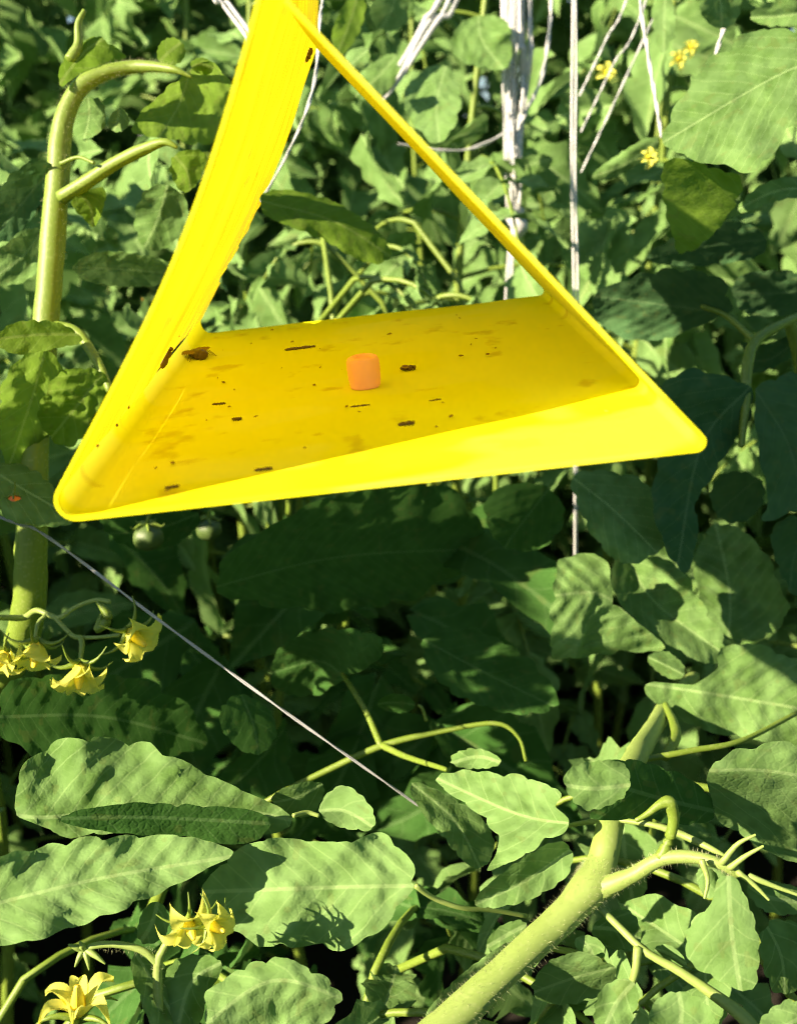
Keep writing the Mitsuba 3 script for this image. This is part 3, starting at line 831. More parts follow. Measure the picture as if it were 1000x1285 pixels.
# fruit
def fruit(parent, px, py, d, rpx, mat, label):
    R_ = rpx * d / F
    v = ball.vertices * R_ * [1, 1, 0.9]
    v = v * (1 + 0.04 * np.cos(5 * np.arctan2(v[:, 1], v[:, 0])))[:, None]
    key = put(parent, 'fruit', (v + P(px, py, d), ball.faces), mat, True, label=label)
    parts = [tube(P(px, py, d) + R_ * np.array([[0, 0, 0.85], [0.05, 0, 1.2], [0.25, 0.1, 1.7], [0.3, 0.15, 2.6]]), np.array([0.16, 0.13, 0.12, 0.12]) * R_, 6)]
    for q in range(5):
        a = q * 1.257
        cs = np.array([math.cos(a), math.sin(a), 0])
        parts.append(tube(P(px, py, d) + R_ * np.array([cs * 0.1 + [0, 0, 0.9], cs * 0.5 + [0, 0, 0.95], cs * 0.95 + [0, 0, 0.75], cs * 1.15 + [0, 0, 0.95]]), np.array([0.10, 0.13, 0.08, 0.02]) * R_, 5))
    put(key, 'calyx', join(parts), 'm_stem')


fruit(left_p, 18, 630, 0.575, 10, 'm_ripe', 'tiny orange ripening fruit')
fruit(dark_p, 186, 674, 0.72, 19, 'm_fruit', 'pale green unripe fruit')
fruit(dark_p, 262, 664, 0.80, 16, 'm_fruit', 'dark shaded unripe fruit')

# --- low plant at lower left
leaf(low_p, [(8, 1021), (24, 1014), (17, 985), (26, 960), (48, 938), (80, 925), (120, 921), (160, 928), (198, 932), (222, 955), (260, 972), (300, 988), (340, 1006), (370, 1024), (362, 1042), (330, 1052), (250, 1050), (190, 1046), (130, 1047), (100, 1052), (70, 1050), (40, 1034)], [(6, 1021), (60, 1026), (180, 1014), (300, 1018), (370, 1030)], 0.468, 0.49, 0.92, 0.6, relief=0.9, wave=0.8, label='broad pale sunlit leaf, upper one of the pair')
leaf(low_p, [(60, 1028), (100, 1016), (150, 1008), (200, 1006), (250, 1011), (330, 1016), (345, 1030), (335, 1050), (300, 1064), (270, 1058), (220, 1050), (150, 1047), (100, 1040)], [(58, 1028), (180, 1026), (342, 1034)], 0.446, 0.482, -0.3, -0.3, 'm_shade_leaf', relief=0.3, wave=0.3, limit=34, label='shaded lower fold of the pale leaf, added as a separate dark piece')  # separate dark leaf added for the shaded fold of the leaf above
leaf(low_p, [(-60, 1110), (-30, 1085), (5, 1071), (34, 1068), (75, 1054), (119, 1049), (190, 1046), (245, 1047), (282, 1060), (305, 1073), (258, 1090), (218, 1116), (170, 1136), (102, 1164), (51, 1180), (10, 1187), (-40, 1190), (-70, 1150)], [(-65, 1150), (120, 1104), (305, 1073)], 0.43, 0.455, 0.9, 0.8, relief=1.5, wave=0.9, label='broad blistered sunlit leaf, lower one of the pair')
leaf(low_p, [(522, 1112), (524, 1091), (511, 1067), (490, 1050), (469, 1044), (448, 1054), (420, 1060), (381, 1054), (330, 1050), (300, 1062), (268, 1088), (244, 1120), (262, 1150), (300, 1178), (330, 1191), (364, 1194), (398, 1187), (416, 1197), (459, 1184), (490, 1159), (509, 1131)], [(524, 1112), (420, 1114), (244, 1120)], 0.46, 0.47, 0.8, 0.9, relief=1.3, label='wide sunlit leaf with veins fanning from its stalk on the right')
stalk(low_p, 'leaf_stalk', [(522, 1112, 0.46, 4), (545, 1128, 0.465, 3.4), (580, 1140, 0.47, 3.2), (620, 1143, 0.48, 3), (660, 1150, 0.49, 3)], 'm_palestem')
leaf(low_p, [(252, 1252), (280, 1222), (330, 1200), (380, 1206), (412, 1226), (441, 1256), (420, 1264), (400, 1310), (300, 1330), (258, 1300)], [(441, 1257), (340, 1232), (240, 1300)], 0.44, 0.43, 0.2, 0.75, label='partly shaded leaf at the bottom edge')
leaf(low_p, [(208, 1205), (250, 1193), (292, 1208), (262, 1238), (252, 1300), (225, 1310), (200, 1250)], [(285, 1205), (240, 1235), (220, 1305)], 0.45, 0.44, 0.0, 0.7)
leaf(low_p, [(158, 1196), (180, 1186), (210, 1212), (240, 1262), (250, 1310), (195, 1310), (172, 1250)], [(165, 1190), (200, 1245), (235, 1310)], 0.45, 0.44, 0.2, -0.1, relief=2)
leaf(low_p, [(165, 1190), (175, 1142), (198, 1124), (218, 1148), (208, 1186)], [(200, 1124), (190, 1160), (170, 1192)], 0.47, 0.46, 0.7, 0.7)
leaf(low_p, [(396, 1024), (405, 1000), (425, 982), (445, 988), (468, 1012), (474, 1030), (469, 1046), (440, 1043), (415, 1036)], [(380, 1022), (430, 1018), (473, 1042)], 0.48, 0.47, 0.8, -0.1, label='small cupped leaf with a bright upper half')
leaf(low_p, [(335, 1000), (360, 985), (395, 978), (412, 985), (402, 1008), (396, 1025), (372, 1030), (345, 1015)], [(412, 980), (375, 1000), (340, 1008)], 0.50, 0.51, -0.1, -0.1)
stalk(low_p, 'leaf_stalk', [(368, 1024, 0.475, 3), (385, 1020, 0.48, 3), (400, 1024, 0.48, 2.6)], 'm_palestem')
stalk(low_p, 'flower_stalk', [(198, 1400, 0.44, 7), (199, 1285, 0.44, 6.5), (198, 1215, 0.44, 6), (206, 1190, 0.44, 5), (220, 1170, 0.44, 4.5)], 'm_palestem', n=30, label='pale upright flower stalk')
stalk(low_p, 'flower_stalk', [(198, 1210, 0.44, 5), (180, 1194, 0.44, 4.6), (150, 1186, 0.44, 4.4), (120, 1187, 0.44, 4.4), (104, 1196, 0.44, 5)], 'm_palestem')
p, r = px_path([(198, 1300, 0.44, 6.5), (198, 1215, 0.44, 6), (180, 1194, 0.44, 4.6), (120, 1187, 0.44, 4.4)], 30)
k = put(low_p, 'hair', hairs(p, r, 300, 0.0014, 8), 'm_hair', False)
labels[k] = {'kind': 'stuff'}
parts = []
for dx, dy in ((-20, -6), (-12, 22), (6, 26), (26, 18), (-6, -10)):
    parts.append(tube(*px_path([(106, 1192, 0.44, 5), (106 + dx * 0.5, 1192 + dy * 0.4, 0.438, 4), (106 + dx, 1192 + dy, 0.437, 1.2)], 8), 6))
put(low_p, 'bud', join(parts), 'm_palestem', label='pale closed flower bud with spread sepals')
flower(low_p, 236, 1156, 0.43, (0.35, -0.45, 0.7), 0.0160, 6, 0.7)
flower(low_p, 262, 1160, 0.425, (0.75, -0.1, 0.6), 0.0155, 7, 0.3)
flower(low_p, 98, 1275, 0.415, (0.05, 0.95, 0.25), 0.0230, 9, 0.05, slim=0.62, label='yellow flower cut by the bottom edge')
stalk(low_p, 'flower_stalk', [(98, 1278, 0.415, 4), (100, 1330, 0.42, 5), (110, 1420, 0.43, 6)], 'm_palestem')

# --- plant with the thick slanting stem
rows = [(0, 3700, 0.60, 18), (90, 2300, 0.50, 20), (250, 1680, 0.42, 22), (440, 1400, 0.40, 24), (545, 1300, 0.42, 23), (645, 1208, 0.44, 20), (712, 1146, 0.455, 20), (742, 1112, 0.463, 24), (755, 1085, 0.468, 20), (764, 1045, 0.476, 17), (775, 1000, 0.50, 16), (798, 950, 0.54, 15), (820, 914, 0.61, 12), (838, 884, 0.68, 10), (870, 850, 0.76, 8)]
stalk(stem_p, 'stem', rows, 'm_palestem', n=130, sides=16, rough=0.07, label='thick pale hairy stem slanting up from the bottom edge')
p, r = px_path(rows[3:9], 60)
k = put(stem_p, 'hair', hairs(p, r, 2000, 0.0022, 4), 'm_hair', False)
labels[k] = {'kind': 'stuff'}
rows = [(742, 1120, 0.462, 16), (768, 1110, 0.458, 13), (797, 1097, 0.455, 10), (830, 1078, 0.45, 9), (870, 1076, 0.445, 8), (905, 1085, 0.44, 7), (925, 1098, 0.44, 6)]
stalk(stem_p, 'branch', rows, 'm_palestem')
p, r = px_path(rows, 40)
k = put(stem_p, 'hair', hairs(p, r, 500, 0.0020, 14), 'm_hair', False)
labels[k] = {'kind': 'stuff'}
stalk(stem_p, 'branch', [(828, 1078, 0.45, 8), (838, 1058, 0.45, 7), (845, 1030, 0.448, 7), (840, 1008, 0.446, 9), (828, 1010, 0.445, 6), (812, 1022, 0.445, 4), (798, 1030, 0.445, 3)], 'm_stem')
stalk(stem_p, 'leaf_stalk', [(700, 1040, 0.492, 2.5), (725, 1034, 0.488, 3), (765, 1028, 0.48, 4)], 'm_palestem')
stalk(stem_p, 'leaf_stalk', [(765, 1028, 0.478, 3), (820, 1036, 0.470, 4), (860, 1050, 0.465, 5), (900, 1070, 0.455, 4), (925, 1090, 0.442, 3)], 'm_palestem')
stalk(stem_p, 'leaf_stalk', [(738, 1125, 0.466, 4), (775, 1162, 0.458, 5), (810, 1195, 0.45, 5), (850, 1218, 0.445, 6), (890, 1245, 0.44, 7), (930, 1275, 0.435, 9), (960, 1310, 0.43, 9)], 'm_palestem')
stalk(stem_p, 'leaf_stalk', [(800, 1190, 0.45, 6), (797, 1220, 0.445, 5), (788, 1250, 0.44, 5), (780, 1290, 0.435, 6)], 'm_palestem')
stalk(stem_p, 'leaf_stalk', [(835, 885, 0.65, 4), (848, 920, 0.60, 7), (835, 950, 0.56, 6)], 'm_stem')
stalk(stem_p, 'leaf_stalk', [(800, 955, 0.545, 4), (870, 942, 0.55, 4), (930, 930, 0.56, 3.6), (1000, 895, 0.60, 3)], 'm_stem')
leaf(stem_p, [(530, 970), (600, 965), (660, 974), (700, 985), (709, 1003), (690, 1011), (732, 1036), (690, 1052), (665, 1073), (640, 1086), (604, 1100), (616, 1084), (627, 1064), (622, 1045), (605, 1030), (595, 1014), (565, 1000)], [(732, 1036), (650, 1022), (528, 968)], 0.452, 0.52, 0.75, 0.8, label='pale sunlit leaf with ragged lobes')
leaf(stem_p, [(560, 962), (565, 945), (595, 936), (622, 945), (637, 960), (600, 968)], [(636, 960), (600, 950), (560, 960)], 0.53, 0.55, 0.8, 0.85)
leaf(stem_p, [(508, 978), (530, 982), (590, 1010), (614, 1035), (628, 1062), (606, 1098), (580, 1084), (556, 1050), (520, 1012)], [(510, 978), (570, 1030), (606, 1096)], 0.55, 0.52, -0.2, -0.2)
leaf(stem_p, [(590, 1137), (605, 1115), (640, 1086), (690, 1054), (714, 1054), (722, 1075), (716, 1100), (690, 1120), (640, 1139), (610, 1143)], [(722, 1062), (660, 1105), (588, 1138)], 0.475, 0.465, 0.55, -0.2, label='leaf with a dark upper half and a sunlit lower edge')
leaf(stem_p, [(704, 985), (712, 962), (740, 953), (790, 952), (795, 985), (780, 1008), (745, 1020), (722, 1016)], [(795, 985), (745, 990), (704, 985)], 0.440, 0.432, 0.75, 0.7)  # sunlit patch of the leaf across the stem, split off in paler green
leaf(stem_p, [(740, 955), (790, 950), (840, 964), (880, 985), (902, 1010), (896, 1036), (850, 1038), (800, 1024), (762, 1033), (728, 1024), (760, 1012), (790, 990)], [(902, 1020), (820, 1000), (740, 975)], 0.495, 0.440, -0.3, -0.3, 'm_shade_leaf', label='leaf across the stem, its shaded part in darkened green')
leaf(stem_p, [(884, 970), (900, 950), (940, 935), (1010, 918), (1070, 990), (1050, 1085), (1000, 1088), (950, 1062), (905, 1042), (890, 1005)], [(884, 968), (960, 968), (1066, 985)], 0.47, 0.48, 0.85, -0.3, label='leaf at the right edge, bright above and dark below')
leaf(stem_p, [(856, 1176), (870, 1149), (896, 1135), (894, 1108), (912, 1094), (930, 1108), (940, 1135), (953, 1163), (952, 1203), (953, 1246), (925, 1246), (891, 1226), (863, 1214)], [(914, 1096), (918, 1170), (930, 1250)], 0.43, 0.42, 0.65, 0.72, relief=0.4, wave=0.6, label='smooth pale green leaf hanging near the right edge')
leaf(stem_p, [(948, 1152), (1000, 1148), (1050, 1200), (1010, 1240), (975, 1258), (954, 1222)], [(955, 1150), (980, 1200), (985, 1255)], 0.45, 0.46, -0.2, -0.2)
leaf(stem_p, [(940, 1300), (960, 1266), (1000, 1247), (1050, 1270), (1050, 1320), (960, 1330)], [(1040, 1260), (990, 1285), (945, 1310)], 0.41, 0.40, 0.7, 0.7)
leaf(stem_p, [(930, 1108), (955, 1100), (1000, 1112), (1040, 1130), (1010, 1150), (965, 1150), (945, 1135)], [(930, 1106), (970, 1128), (1035, 1135)], 0.44, 0.45, 0.75, 0.3)
leaf(stem_p, [(655, 1250), (680, 1208), (720, 1188), (770, 1208), (784, 1236), (745, 1256), (700, 1266)], [(782, 1212), (720, 1228), (658, 1250)], 0.45, 0.46, -0.1, -0.2, label='dark green leaf under the slanting stem')
leaf(stem_p, [(712, 1178), (745, 1168), (768, 1195), (742, 1222), (730, 1200)], [(720, 1172), (742, 1195), (742, 1222)], 0.455, 0.455, 0.8, 0.5)
leaf(stem_p, [(732, 1166), (770, 1140), (795, 1138), (814, 1182), (784, 1198), (752, 1186)], [(735, 1164), (775, 1168), (814, 1185)], 0.47, 0.475, 0.8, 0.6)
leaf(stem_p, [(742, 1300), (744, 1246), (775, 1224), (806, 1232), (800, 1272), (780, 1310)], [(800, 1228), (772, 1262), (752, 1310)], 0.425, 0.42, 0.6, 0.75)
leaf(stem_p, [(806, 1290), (818, 1252), (850, 1240), (890, 1255), (905, 1290), (850, 1320)], [(850, 1240), (855, 1270), (850, 1318)], 0.42, 0.41, 0.7, 0.6)
leaf(stem_p, [(816, 1190), (840, 1180), (862, 1205), (864, 1216), (840, 1212), (822, 1204)], [(862, 1212), (840, 1198), (816, 1190)], 0.455, 0.46, 0.5, 0.6)
leaf(stem_p, [(520, 1300), (540, 1255), (600, 1205), (645, 1175), (655, 1190), (600, 1240), (550, 1290)], [(655, 1178), (595, 1228), (525, 1298)], 0.47, 0.46, -0.1, -0.1)
leaf(stem_p, [(604, 1190), (618, 1166), (650, 1150), (668, 1160), (648, 1184), (622, 1198)], [(668, 1158), (640, 1172), (606, 1192)], 0.475, 0.47, 0.6, 0.4)
leaf(stem_p, [(870, 1090), (890, 1086), (905, 1100), (900, 1128), (885, 1132), (876, 1112)], [(885, 1086), (888, 1108), (886, 1132)], 0.44, 0.44, 0.6, 0.5)
for k, rr in enumerate([[(925, 1095), (945, 1110), (965, 1130)], [(915, 1090), (935, 1075), (958, 1062)], [(905, 1084), (925, 1060), (948, 1048)], [(940, 1100), (970, 1112), (1005, 1125)], [(880, 1080), (888, 1105), (884, 1128)]]):
    stalk(stem_p, 'sepal', [(x, y, 0.436 - 0.002 * q, 4.5 - 1.4 * q) for q, (x, y) in enumerate(rr)], 'm_palestem', n=8)
leaf(stem_p, [(694, 706), (714, 696), (738, 691), (763, 701), (767, 718), (764, 740), (778, 762), (806, 787), (842, 811), (823, 820), (796, 818), (765, 821), (745, 826), (704, 828), (683, 832), (694, 793), (686, 769), (696, 745)], [(800, 778), (750, 745), (690, 748)], 0.68, 0.66, 0.75, 0.7, relief=1.6, label='sunlit folded leaf with a dark lower edge')
leaf(stem_p, [(764, 708), (779, 694), (806, 696), (837, 698), (864, 722), (879, 752), (899, 786), (916, 807), (908, 835), (895, 838), (864, 825), (844, 814), (806, 787), (775, 760), (764, 735)], [(784, 694), (822, 756), (912, 824)], 0.73, 0.70, 0.7, -0.2, label='leaf with one bright half and one dark half')
leaf(stem_p, [(866, 722), (874, 690), (893, 648), (918, 656), (949, 677), (969, 705), (981, 739), (998, 769), (976, 791), (952, 806), (925, 808), (905, 797), (884, 777)], [(914, 806), (915, 740), (896, 650)], 0.775, 0.82, 0.7, 0.75, relief=0.8, label='fan-veined leaf, sunlit below and shaded above')
leaf(stem_p, [(896, 815), (925, 805), (956, 807), (981, 817), (989, 830), (1000, 823), (1070, 850), (1060, 940), (1000, 942), (966, 937), (932, 925), (891, 921), (850, 906), (823, 886), (805, 865), (806, 853), (837, 858), (864, 859), (882, 854), (900, 844)], [(806, 858), (900, 872), (1066, 900)], 0.655, 0.65, 0.85, 0.62, relief=1.3, label='broad pale leaf at the right edge over the stem')
leaf(stem_p, [(806, 824), (825, 816), (846, 817), (866, 845), (850, 858), (823, 845)], [(808, 822), (835, 835), (864, 850)], 0.67, 0.67, -0.1, 0.4)

# --- dusky drooping leaves right of the trap
D_ = 'm_dusky'
stalk(dusk_p, 'stem', [(1060, 1500, 0.9, 14), (1040, 900, 0.85, 13), (1015, 560, 0.8, 11), (1005, 460, 0.78, 9), (990, 400, 0.76, 8)], n=40)
stalk(dusk_p, 'leaf_stalk', [(1005, 395, 0.74, 5), (970, 412, 0.72, 6), (948, 428, 0.71, 7), (938, 455, 0.70, 7), (936, 500, 0.69, 6), (930, 560, 0.68, 4)], n=30)
stalk(dusk_p, 'leaf_stalk', [(948, 430, 0.71, 4.5), (930, 412, 0.715, 4), (908, 394, 0.72, 3.6), (880, 384, 0.72, 3)])
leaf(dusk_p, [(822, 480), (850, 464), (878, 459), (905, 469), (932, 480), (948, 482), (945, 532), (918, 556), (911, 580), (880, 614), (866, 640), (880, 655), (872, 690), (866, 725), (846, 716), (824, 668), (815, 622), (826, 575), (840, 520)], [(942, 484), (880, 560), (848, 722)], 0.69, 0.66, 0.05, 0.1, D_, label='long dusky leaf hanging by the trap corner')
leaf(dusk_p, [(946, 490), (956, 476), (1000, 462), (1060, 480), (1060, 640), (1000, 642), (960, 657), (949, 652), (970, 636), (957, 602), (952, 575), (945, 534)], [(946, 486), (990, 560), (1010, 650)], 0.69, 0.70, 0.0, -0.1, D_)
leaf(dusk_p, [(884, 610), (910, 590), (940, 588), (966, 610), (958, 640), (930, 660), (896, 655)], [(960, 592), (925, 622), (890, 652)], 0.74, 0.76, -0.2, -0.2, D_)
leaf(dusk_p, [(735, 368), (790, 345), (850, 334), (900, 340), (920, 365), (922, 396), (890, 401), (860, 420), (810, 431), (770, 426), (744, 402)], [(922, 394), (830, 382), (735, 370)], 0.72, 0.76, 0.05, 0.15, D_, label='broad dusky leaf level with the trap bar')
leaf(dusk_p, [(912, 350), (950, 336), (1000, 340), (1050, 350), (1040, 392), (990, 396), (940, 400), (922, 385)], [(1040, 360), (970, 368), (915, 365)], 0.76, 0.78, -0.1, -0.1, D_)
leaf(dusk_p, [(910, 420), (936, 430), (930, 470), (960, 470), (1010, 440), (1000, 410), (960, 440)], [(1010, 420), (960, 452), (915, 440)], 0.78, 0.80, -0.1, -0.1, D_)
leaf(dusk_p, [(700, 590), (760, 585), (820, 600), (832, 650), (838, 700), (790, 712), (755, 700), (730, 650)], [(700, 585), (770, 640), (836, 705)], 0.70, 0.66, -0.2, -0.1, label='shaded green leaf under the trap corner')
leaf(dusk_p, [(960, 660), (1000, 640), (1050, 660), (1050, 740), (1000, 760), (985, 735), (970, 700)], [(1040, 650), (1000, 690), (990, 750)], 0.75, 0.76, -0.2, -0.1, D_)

# --- large pale creased leaf at upper right
stalk(big_p, 'stem', [(1120, 1500, 1.0, 12), (1100, 800, 0.95, 12), (1085, 400, 0.85, 11), (1075, 150, 0.75, 9), (1070, -50, 0.72, 8)], n=40)
stalk(big_p, 'leaf_stalk', [(1073, 100, 0.73, 6), (1040, 85, 0.68, 5), (1010, 86, 0.66, 5)])
leaf(big_p, [(861, 101), (881, 80), (912, 58), (932, 43), (966, 34), (1000, 36), (1050, 50), (1060, 110), (1000, 153), (973, 190), (947, 226), (888, 206), (829, 190), (829, 160), (849, 129)], [(1060, 66), (980, 92), (832, 178)], 0.66, 0.62, 0.75, 0.72, relief=1.0, wave=0.7, label='very large pale sunlit leaf')
leaf(big_p, [(829, 189), (888, 205), (947, 225), (918, 266), (891, 300), (867, 317), (850, 321), (839, 289), (829, 238)], [(829, 188), (888, 204), (947, 224)], 0.621, 0.625, -0.2, -0.3, 'm_young', relief=0.6, wave=0.5, label='downturned lower part of the very large leaf, deep green')
leaf(big_p, [(918, 266), (942, 236), (980, 220), (1000, 220), (1060, 232), (1050, 250), (1000, 246), (966, 253), (932, 270)], [(1055, 238), (980, 238), (918, 266)], 0.68, 0.67, 0.7, 0.75)
leaf(big_p, [(795, 328), (830, 305), (885, 276), (935, 274), (966, 294), (962, 326), (900, 332), (850, 336)], [(964, 300), (890, 308), (796, 328)], 0.75, 0.78, 0.05, 0.0, D_)
leaf(big_p, [(730, 225), (769, 196), (823, 162), (834, 184), (803, 205), (762, 230)], [(834, 170), (785, 205), (730, 226)], 0.80, 0.83, 0.1, 0.25, label='narrow green leaf beside the upright strings')
leaf(big_p, [(870, -10), (905, -20), (935, -10), (930, 25), (905, 42), (880, 25)], [(900, -20), (905, 10), (905, 42)], 0.74, 0.76, -0.1, -0.1)
leaf(big_p, [(930, 20), (960, 0), (1010, -10), (1040, 20), (1000, 34), (960, 34)], [(1040, 5), (990, 18), (932, 22)], 0.78, 0.80, 0.7, 0.3)

# --- dark plant below the trap
leaf(dark_p, [(243, 742), (290, 690), (340, 655), (400, 622), (450, 605), (560, 595), (600, 640), (617, 680), (590, 716), (540, 746), (470, 769), (400, 771), (330, 763)], [(243, 744), (420, 700), (617, 688)], 0.66, 0.84, -0.3, -0.3, 'm_shade_leaf', label='very large shaded leaf right below the trap, its green darkened')
leaf(dark_p, [(-10, 845), (60, 850), (130, 840), (190, 850), (236, 880), (266, 925), (256, 942), (220, 950), (150, 960), (-10, 960)], [(-10, 900), (130, 900), (266, 935)], 0.53, 0.68, -0.3, -0.3, 'm_shade_leaf', label='dark shaded leaf behind the yellow flowers')
leaf(dark_p, [(272, 890), (290, 872), (312, 868), (342, 890), (353, 920), (332, 952), (302, 946), (276, 920)], [(300, 866), (318, 910), (325, 952)], 0.62, 0.60, -0.3, -0.3, 'm_shade_leaf')
leaf(dark_p, [(330, 862), (345, 805), (400, 785), (460, 790), (494, 803), (470, 840), (432, 848), (415, 872), (370, 878)], [(432, 850), (400, 830), (340, 845)], 0.70, 0.72, -0.3, -0.3, 'm_shade_leaf')
leaf(dark_p, [(522, 800), (560, 784), (620, 790), (672, 830), (712, 882), (690, 902), (620, 896), (560, 870), (530, 832)], [(522, 798), (610, 845), (706, 892)], 0.72, 0.68, -0.3, -0.3, 'm_shade_leaf')
leaf(dark_p, [(466, 884), (488, 869), (510, 870), (528, 886), (510, 897), (485, 895)], [(466, 884), (498, 882), (528, 886)], 0.66, 0.66, -0.1, -0.2, 'm_shade_leaf')
leaf(dark_p, [(600, 620), (650, 600), (700, 610), (716, 650), (690, 690), (640, 700), (610, 670)], [(700, 600), (660, 650), (625, 698)], 0.78, 0.76, -0.2, -0.2, 'm_shade_leaf')
leaf(dark_p, [(110, 640), (160, 645), (230, 640), (262, 640), (240, 680), (180, 700), (140, 680)], [(262, 640), (190, 665), (120, 670)], 0.74, 0.76, -0.2, -0.2, 'm_shade_leaf')
stalk(dark_p, 'leaf_stalk', [(300, 1030, 0.66, 3.75), (345, 1000, 0.65, 3.75), (415, 965, 0.65, 4.12), (480, 936, 0.65, 4.50), (545, 920, 0.65, 3.38), (620, 908, 0.65, 3.00), (650, 925, 0.65, 2.25), (660, 955, 0.65, 2.25)], n=40, label='forked greenish leaf stalk')
stalk(dark_p, 'leaf_stalk', [(478, 936, 0.65, 4.50), (460, 895, 0.67, 3.75), (445, 870, 0.68, 3.38), (430, 846, 0.70, 3.00)])
stalk(dark_p, 'leaf_stalk', [(480, 936, 0.65, 4.50), (510, 950, 0.62, 3.75), (560, 966, 0.57, 3.00)])
stalk(dark_p, 'leaf_stalk', [(535, 905, 0.66, 2.25), (530, 890, 0.66, 1.88), (525, 885, 0.66, 1.88)])
stalk(dark_p, 'stem', [(300, 1030, 0.66, 7), (200, 1120, 0.70, 9), (150, 1400, 0.8, 11), (140, 1700, 1.0, 11)], n=30)

# --- plant behind the trap bar
leaf(mid_p, [(503, 122), (514, 95), (534, 82), (552, 80), (565, 83), (575, 109), (584, 131), (568, 163), (554, 185), (534, 177), (507, 143)], [(560, 80), (548, 130), (552, 186)], 0.90, 0.86, 0.75, 0.8, label='pale upright leaf just above the trap bar')
leaf(mid_p, [(330, 235), (364, 236), (408, 246), (442, 263), (482, 292), (500, 328), (466, 335), (432, 318), (398, 297), (350, 280), (320, 265)], [(322, 250), (420, 278), (500, 328)], 0.70, 0.72, -0.15, -0.3, 'm_young', relief=0.5, label='long olive leaf showing behind the left trap panel')
leaf(mid_p, [(815, 20), (820, -10), (849, -10), (848, 44), (834, 74), (823, 58)], [(835, -10), (833, 30), (833, 74)], 0.90, 0.88, 0.75, 0.75)
leaf(mid_p, [(412, 60), (420, 20), (440, -10), (462, -10), (458, 30), (440, 60), (425, 75)], [(450, -10), (438, 30), (420, 74)], 0.85, 0.84, 0.1, 0.4, 'm_young')
leaf(mid_p, [(458, 10), (480, -15), (520, -10), (518, 25), (495, 42), (470, 38)], [(500, -15), (490, 15), (475, 40)], 0.86, 0.88, 0.0, 0.1)
leaf(mid_p, [(430, 70), (440, 60), (462, 55), (468, 75), (450, 90), (436, 86)], [(465, 58), (450, 72), (434, 86)], 0.84, 0.84, 0.8, 0.7)
leaf(mid_p, [(560, 62), (572, 30), (600, 15), (640, 20), (645, 60), (640, 95), (605, 84), (580, 80)], [(600, 10), (605, 50), (640, 96)], 0.98, 0.96, 0.65, 0.75)
leaf(mid_p, [(585, 225), (610, 205), (660, 196), (690, 190), (700, 205), (670, 222), (630, 238)], [(700, 196), (645, 212), (586, 228)], 0.98, 1.0, 0.4, 0.3)
leaf(mid_p, [(430, 110), (450, 90), (480, 70), (500, 60), (505, 95), (480, 125), (455, 130)], [(505, 60), (475, 95), (440, 125)], 0.95, 0.97, 0.5, 0.7)
for x, y, z, s, sd in ((760, 92, 0.97, 0.013, 21), (865, 60, 0.98, 0.012, 22), (812, 198, 0.79, 0.010, 23), (850, 75, 0.97, 0.011, 24)):
    flower(mid_p if z > 0.9 else big_p, x, y, z, (0.2, 0.1, 0.9), s, sd, 0.6)

# ------------------------------------------------------------------ grown plants behind, and unseen leaves added for shade
grown_plant(mid_p, 0.08, 1.15, 1.42, 31, n=20, z_low=0.3)
grown_plant(left_p, -0.62, 0.95, 1.40, 36, n=9, z_low=0.3)
g = np.random.default_rng(37)
for kx, ky, kh, ks in ((-0.42, 0.62, 1.16, 37), (-0.40, 0.85, 1.12, 41)):  # unseen plants added left of the view to keep sun off the middle
    grown_plant(left_p, kx, ky, kh, ks, n=14, z_low=0.35, size=0.09, keep=lambda p: not in_view(p, 120) and p[1] > 0.45)
for _ in range(150):  # unseen leaves placed to block the sun from the leaves below the trap
    y = g.uniform(0.35, 0.95)
    hi, lo = (1.23, 0.80) if y > 0.49 else (1.225, 1.19)
    o = np.array([-0.385 + 0.05 * g.normal() - 0.1 * max(0, y - 0.5), y, g.uniform(lo, hi)])
    az = g.uniform(0, 6.28)
    d = np.array([0.6 * math.cos(az), math.sin(az), g.uniform(-0.8, 0.4)])
    add_leaflet(left_p, o - d / np.linalg.norm(d) * 0.04, d, SUN + g.normal(size=3) * 0.35, g.uniform(0.07, 0.10) * (1 if y > 0.49 else 0.6), 'm_leaf', g)
grown_plant(dark_p, -0.12, 1.05, 0.98, 32, n=14, z_low=0.15, mat='m_shade_leaf')
grown_plant(dusk_p, 0.50, 1.05, 1.18, 33, n=13, z_low=0.2)
g = np.random.default_rng(91)
for x, y, z, az, ln, sz in ((700, 1250, 0.56, 0.4, 0.16, 0.055), (900, 1130, 0.56, 2.6, 0.16, 0.06), (560, 1190, 0.58, -0.6, 0.18, 0.06), (800, 1120, 0.62, 1.2, 0.2, 0.07), (960, 1010, 0.60, 2.9, 0.2, 0.07), (620, 1290, 0.52, 3.0, 0.14, 0.055), (840, 1290, 0.5, 2.2, 0.14, 0.055), (1010, 1180, 0.52, 3.4, 0.14, 0.055)):
    compound_leaf(stem_p, P(x, y, z), az, ln, g, 0.3, 0.9, 'm_leaf', sz, 2, root=0.5)
for x, y, z, az, ln, sz in ((120, 1250, 0.55, 0.3, 0.16, 0.06), (330, 1270, 0.54, 2.4, 0.16, 0.06), (470, 1220, 0.56, 1.2, 0.16, 0.06), (30, 1230, 0.6, 0.8, 0.18, 0.065)):
    compound_leaf(low_p, P(x, y, z), az, ln, g, 0.2, 1.0, 'm_shade_leaf', sz, 2, root=0.5)
g = np.random.default_rng(95)
for q in range(22):  # darkened leaves added to hide bright ones behind and deepen the shade
    px, py, z = g.uniform(130, 720), g.uniform(650, 960), g.uniform(0.80, 0.98)
    d = np.array([g.uniform(-1, 1), g.uniform(-0.8, 0.2), g.uniform(-0.9, 0.1)])
    add_leaflet(dark_p, P(px, py, z), d, np.array([0.55, -0.45, 0.55]) + g.normal(size=3) * 0.25, g.uniform(0.09, 0.14), 'm_shade_leaf', g)
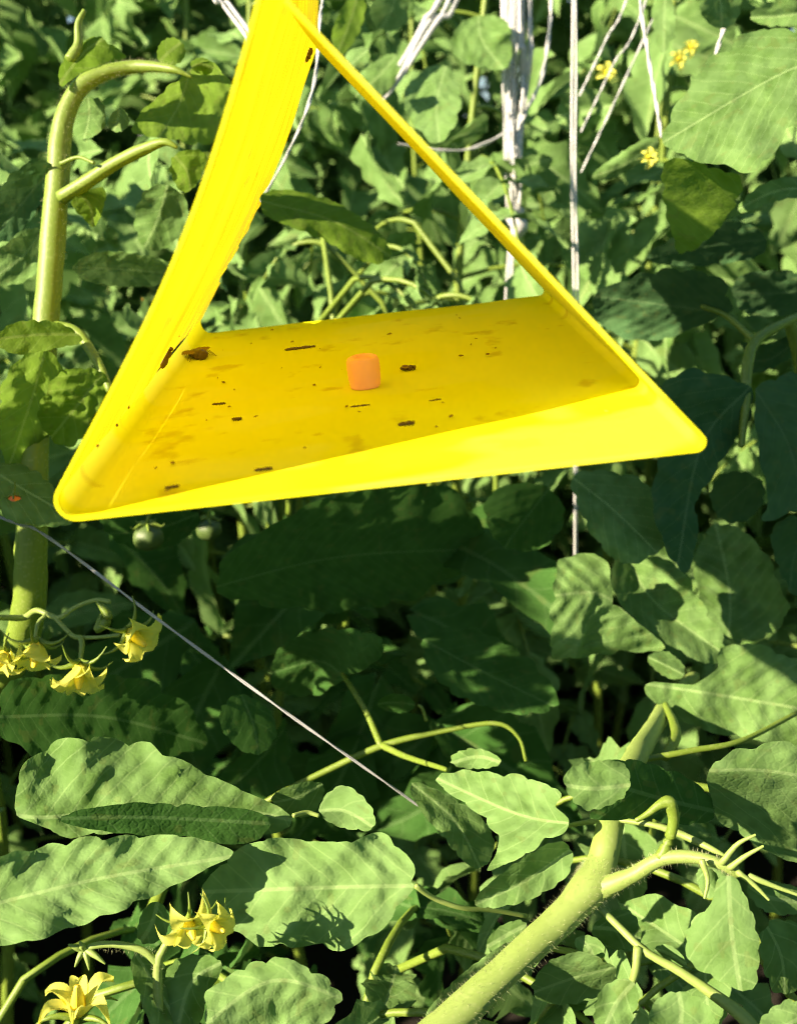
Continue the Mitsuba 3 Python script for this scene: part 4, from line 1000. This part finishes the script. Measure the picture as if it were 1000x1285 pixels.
g = np.random.default_rng(93)
for q in range(60):
    px, py, z = g.uniform(280, 1020), g.uniform(-10, 430), g.uniform(1.03, 1.32)
    d = np.array([g.normal() * 0.7, g.normal() * 0.5, g.uniform(-1.2, 0.2)])
    add_leaflet(mid_p if px < 700 else big_p, P(px, py, z), d, SUN + g.normal(size=3) * 0.28, g.uniform(0.065, 0.115), 'm_leaf', g)
for q in range(26):
    px, py, z = g.uniform(0, 300), g.uniform(120, 420), g.uniform(0.75, 1.1)
    d = np.array([g.normal() * 0.7, g.normal() * 0.5, g.uniform(-1.2, 0.2)])
    add_leaflet(left_p, P(px, py, z), d, SUN + g.normal(size=3) * 0.3, g.uniform(0.04, 0.07), 'm_leaf', g)
for q in range(9):
    px, py, z = g.uniform(400, 660), g.uniform(240, 420), g.uniform(0.86, 1.0)
    compound_leaf(mid_p, P(px, py, z), g.uniform(0, 6.28), g.uniform(0.06, 0.12), g, 0.3, 1.0, 'm_leaf', g.uniform(0.018, 0.03), 3, root=0.35)
GB = 'tomato plants of the rows behind the trap'
spots = [(-0.46, 1.22, 1.38, 'leafy tomato plant behind the bent stem tip at upper left'), (-0.20, 1.42, 1.46, 'tomato plant half hidden behind the left trap panel'),
         (0.30, 1.35, 1.48, 'tomato plant behind the upright pair of white strings'), (0.62, 1.45, 1.45, 'tomato plant behind the very large pale leaf'),
         (-0.72, 1.75, 1.50, 'far tomato plant at the upper left corner'), (0.04, 1.80, 1.58, 'far tomato plant seen above the trap bar'), (0.45, 1.90, 1.60, 'far tomato plant at the upper right behind the slanting strings'),
         (-0.36, 1.90, 1.55, 'far tomato plant left of the yellow trap panel top'), (0.82, 1.80, 1.58, 'far tomato plant at the upper right corner')]
for k, (x, y, h, lb) in enumerate(spots):
    t = thing('tomato_plant', lb, 'tomato plant', GB)
    grown_plant(t, x, y, h, 50 + k, n=18, z_low=0.3, length=0.28, size=0.108)

# rows too far and too dense to tell their plants apart
g = np.random.default_rng(77)
vs, fs, uvs, at = [], [], [], 0
for kk in range(15000):
    yy = g.uniform(1.95, 3.1) if kk < 10500 else g.uniform(3.1, 6.0)
    o = np.array([g.uniform(-1.0, 1.0) * (0.35 + 0.52 * yy) * (1.0 if kk % 3 else 2.2), yy, g.uniform(0.05, 1.55 + 0.16 * yy)])
    az = g.uniform(0, 6.28)
    v, f, uv = coarse[int(g.integers(len(coarse)))]
    m = frame(o, np.array([math.cos(az), math.sin(az), g.uniform(-0.7, 0.3)]), np.array([0, 0, 1.0]) + g.normal(size=3) * 0.5, g.uniform(0.085, 0.155) * (1 if kk < 10500 else 1.7))
    vs.append(v @ m[:3, :3].T + m[:3, 3])
    fs.append(f + at)
    uvs.append(uv)
    at += len(v)
for kk in range(8200):  # unseen leaves added left, right and behind the camera to cut the light
    if kk < 2600:
        o = np.array([g.uniform(-1.7, -0.62), g.uniform(0.75, 2.1), g.uniform(0.1, 1.12)])
    elif kk < 6000:
        o = np.array([g.uniform(-3.0, 3.0), g.uniform(-1.35, -0.75), g.uniform(0.05, 1.5)])
    else:
        o = np.array([g.uniform(0.75, 1.5), g.uniform(-0.8, 2.0), g.uniform(0.05, 1.6)])
    if in_view(o, 150):
        continue
    az = g.uniform(0, 6.28)
    v, f, uv = coarse[int(g.integers(len(coarse)))]
    m = frame(o, np.array([math.cos(az), math.sin(az), g.uniform(-0.7, 0.3)]), np.array([0, 0, 1.0]) + g.normal(size=3) * 0.5, g.uniform(0.09, 0.16))
    vs.append(v @ m[:3, :3].T + m[:3, 3])
    fs.append(f + at)
    uvs.append(uv)
    at += len(v)
scene['far_and_shade_foliage'] = mikit.ply(trimesh.Trimesh(np.vstack(vs), np.vstack(fs), process=False), 'm_leaf', smooth=True, uv=np.vstack(uvs))
labels['far_and_shade_foliage'] = {'label': 'dense green tomato foliage of the rows beyond, with unseen leaves added around it for shade', 'category': 'foliage', 'kind': 'stuff'}
